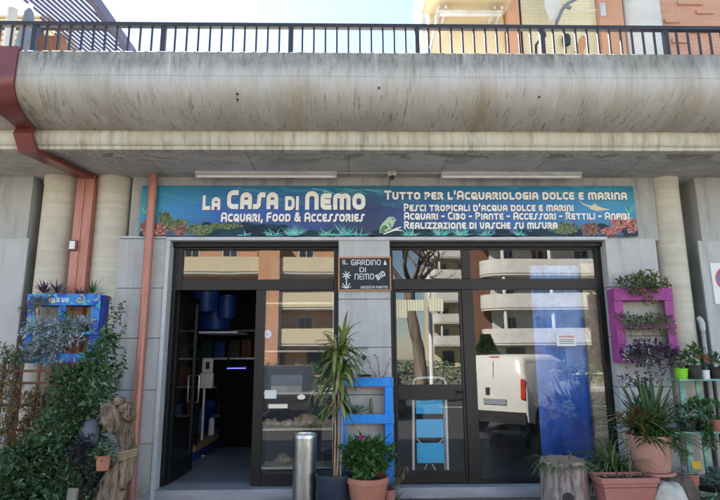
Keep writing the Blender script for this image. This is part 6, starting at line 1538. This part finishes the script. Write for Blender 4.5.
t = thing('street_lamp', 'grey street lamp post across the road, mirrored in the right shop door', 'street lamp', (3.2, -14.5, 0)); MB().tube([(3.2,-14.5,0),(3.2,-14.5,8.5)], [.09,.05], 10).build('post', M['whitemetal'], t, smooth=True); MB().tube([(3.2,-14.5,8.45),(3.2,-13.2,8.8)], .04, 8).build('arm', M['whitemetal'], t); MB().box(3.1, 3.3, -13.6, -12.9, 8.8, 8.9).build('lamp_head', M['wall'], t)
b = MB(); st = MB()
for k in range(1500): h_ = random.random()**.7; a = random.random()*6.28; r_ = 1.15*(1-h_)*(.6+.4*random.random())+.08; p = Vector((6.9+r_*math.cos(a), -20.6+r_*math.sin(a), .25+2.3*h_)); b.leaf(p, (math.cos(a), math.sin(a), .8), .22, .12)
o = tag(b.build('conical_shrub', LV['dark'], smooth='leaf'), 'dark conical evergreen on the far pavement, mirrored in the right window', 'shrub'); MB().tube([(6.9,-20.6,0),(6.9,-20.6,1.5)], .07, 8).build('trunk', M['stem'], o)
b = MB()
for k in range(5000): x_ = random.uniform(-16,24); b.leaf((x_, -22+random.gauss(0,.3), random.uniform(.05,1.25)), (random.gauss(0,1), random.gauss(.5,.8), random.gauss(.4,.6)), .22, .13)
tag(b.build('hedge', LV['dark'], smooth='leaf'), 'long low hedge along the far pavement across the street', 'hedge')

# white van parked behind the viewer's right
def van():
    A = R(42); cx0, cy0 = 2.61, -5.94                     # rear left corner (in the mirror)
    rear_n = Vector((-math.sin(A), math.cos(A), 0)); right = Vector((math.cos(A), math.sin(A), 0)); fwd = -rear_n
    t = thing('white_van', 'small white delivery van parked behind the viewer, mirrored in the right window', 'van', (cx0, cy0, -.12))
    W_, L_ = 1.56, 3.95; O = Vector((cx0, cy0, -.12))
    def T(u, v, z): return O + right*u + fwd*v + Vector((0,0,z))
    side = [(.02,.32),(.0,.55),(.03,1.0),(.10,1.62),(.22,1.72),(1.9,1.74),(2.35,1.66),(2.95,1.12),(3.75,.92),(3.93,.70),(3.95,.35),(3.6,.26),(.3,.26)]
    b = MB(); n = len(side); secs = ((0,.80),(.03,.90),(.10,.975),(.22,1.0),(W_-.22,1.0),(W_-.10,.975),(W_-.03,.90),(W_,.80))
    for u, k in secs:
        for v, z in side: b.v.append(tuple(T(u + (.075 if u < W_/2 else -.075)*max(0,(z-.95)/.75), v+(.05*(1-k)/.2 if v < 1 else 0), (1.0+(z-1.0)*k if z > 1 else z))))
    for i in range(7):
        for k in range(n): b.f.append((i*n+k, i*n+(k+1)%n, (i+1)*n+(k+1)%n, (i+1)*n+k))
    b.f += [tuple(range(n))[::-1], tuple(7*n+k for k in range(n))]
    b.build('body', M['vanwhite'], t, smooth=True, angle=50)
    def quad(name, mat, pts, off=.012):
        b = MB(); v = [T(*p) for p in pts]; nn = (v[1]-v[0]).cross(v[2]-v[1]).normalized()*off; 
        b.add([p for p in v]+[p+nn for p in v], [(0,1,2,3),(7,6,5,4)]+[(i,(i+1)%4,4+(i+1)%4,4+i) for i in range(4)]); b.build(name, mat, t)
    quad('number_plate', M['platew'], [(.55,-.014,.66),(1.10,-.014,.66),(1.10,-.012,.78),(.55,-.012,.78)])
    quad('rear_handle', M['black'], [(.60,.01,.86),(.70,.01,.86),(.70,.018,1.02),(.60,.018,1.02)], .02)
    quad('bumper', M['black'], [(.03,-.06,.28),(W_-.03,-.06,.28),(W_-.03,-.05,.52),(.03,-.05,.52)], .05)
    quad('door_gap', M['black'], [(W_/2-.006,.0,.56),(W_/2+.006,.0,.56),(W_/2+.006,.085,1.58),(W_/2-.006,.085,1.58)], .008)
    quad('brake_light', M['lampred'], [(W_/2-.12,.14,1.665),(W_/2+.12,.14,1.665),(W_/2+.12,.16,1.69),(W_/2-.12,.16,1.69)], .02)
    for u0_, u1_ in ((.03,.13),(W_-.13,W_-.03)): quad('tail_light', M['lampred'], [(u0_,-.005,.80),(u1_,-.005,.80),(u1_,.03,1.22),(u0_,.03,1.22)], .02)
    for u in (.06, W_-.06):
        for v in (.72, 3.22):
            s_ = -1 if u < 1 else 1; w_ = MB(); w_.tube([T(u-.09*s_, v, .31), T(u+.075*s_, v, .31)], .31, 24); wo = w_.build('wheel', M['tyre'], t, smooth=True)
            MB().tube([T(u+.07*s_, v, .31), T(u+.085*s_, v, .31)], .19, 18).build('rim', M['steel'], t, smooth=True).parent = wo
    for u in (-.002, W_+.002):
        s_ = -1 if u < 1 else 1
        q = [(u, 2.0, 1.12), (u, 2.8, 1.12), (u-.05*s_, 2.4, 1.55), (u-.05*s_, 2.0, 1.55)]; quad('side_window', M['glassdark'], q if s_ > 0 else q[::-1], .006)
van()

def car(cx_, y0, mat, label):
    t = thing('parked_car', label, 'car', (cx_, y0, -.12), 'cars parked behind the viewer'); W_ = 1.74
    prof = [(.05,.30),(0,.45),(.04,.68),(.25,.78),(1.0,.92),(1.75,1.40),(2.2,1.46),(3.2,1.44),(3.75,1.05),(4.0,.98),(4.08,.6),(4.02,.3)]
    b = MB(); n = len(prof)
    for u, k in ((-W_/2, .0), (-W_/2+.12, 1.), (W_/2-.12, 1.), (W_/2, .0)):
        for d, z in prof: zz_ = z if k or z < .95 else .95+(z-.95)*.82; b.v.append((cx_+(u if k or z < .95 else u*.86), y0-d, -.12+zz_))
    for i in range(3):
        for k in range(n): b.f.append((i*n+k, i*n+(k+1)%n, (i+1)*n+(k+1)%n, (i+1)*n+k))
    b.f += [tuple(range(n))[::-1], tuple(3*n+k for k in range(n))]; b.build('body', mat, t, smooth=True)
    b = MB(); b.add([(cx_-.66, y0-1.06, .84), (cx_+.66, y0-1.06, .84), (cx_+.56, y0-1.70, 1.265), (cx_-.56, y0-1.70, 1.265)], [(0,1,2,3)]); b.build('windscreen', M['glassdark'], t)
    for u in (-.62, .62): MB().tube([(cx_+u, y0+.012, .52), (cx_+u, y0-.1, .52)], .11, 14, ref=(1,0,0), sq=.6).build('headlight', M['whitemetal'], t, smooth=True)
    MB().box(cx_-.26, cx_+.26, y0+.004, y0+.02, .24, .35).build('number_plate', M['white'], t); MB().box(cx_-.5, cx_+.5, y0-.01, y0+.006, .37, .50).build('grille', M['black'], t)
    for u in (-W_/2+.09, W_/2-.09):
        for d in (.75, 3.3): MB().tube([(cx_+u-.1, y0-d, .20), (cx_+u+.1, y0-d, .20)], .32, 20).build('wheel', M['tyre'], t, smooth=True)
car(-4.4, -7.9, M['carblue'], 'dark blue car added behind the viewer, leftmost of three, to darken the left glass reflection')  # added out of view so the glass mirrors dark paint, not sunlit road
car(-1.9, -8.1, M['cargrey'], 'charcoal grey parked car behind the viewer, middle of three, mirrored in the left window')
car(.65, -8.0, M['carblack'], 'black car added behind the viewer, rightmost of three, to darken the right shop door reflection')  # another unseen dark car, added to dim the mirrored street

# nail heads on the pallet boards
M['nail'] = pmat('rusty_nail', (.09,.05,.035), (.05,.03,.02), rough=.8)
for pal in [o for o in COL.objects if o.name.startswith('pallet_planter')]:
    nb_ = None; bb = BASE[pal]
    for bd_ in [c for c in pal.children if c.name.startswith('board')]:
        vs = [v.co for v in bd_.data.vertices]; xa, xb_ = min(v.x for v in vs), max(v.x for v in vs); z_a, z_b = min(v.z for v in vs), max(v.z for v in vs); yf = min(v.y for v in vs)
        for x_ in (xa+.035, xb_-.035):
            for z_ in (z_a+(z_b-z_a)*.28, z_a+(z_b-z_a)*.72):
                c_ = Vector((x_, yf, z_))
                if nb_ is None:
                    m_ = MB(); m_.tube([bb+c_+Vector((0,-.002,0)), bb+c_+Vector((0,.002,0))], .006, 8); nb_ = (m_.build('nail', M['nail'], pal), c_)
                else: o = nb_[0].copy(); COL.objects.link(o); o.parent = pal; o.location = c_-nb_[1]

# ------------------------------------------------------------------ report
tops = [o for o in COL.objects if o.parent is None and o.type in {'MESH','EMPTY'}]
print('top-level', len(tops), 'objects', len(COL.objects))
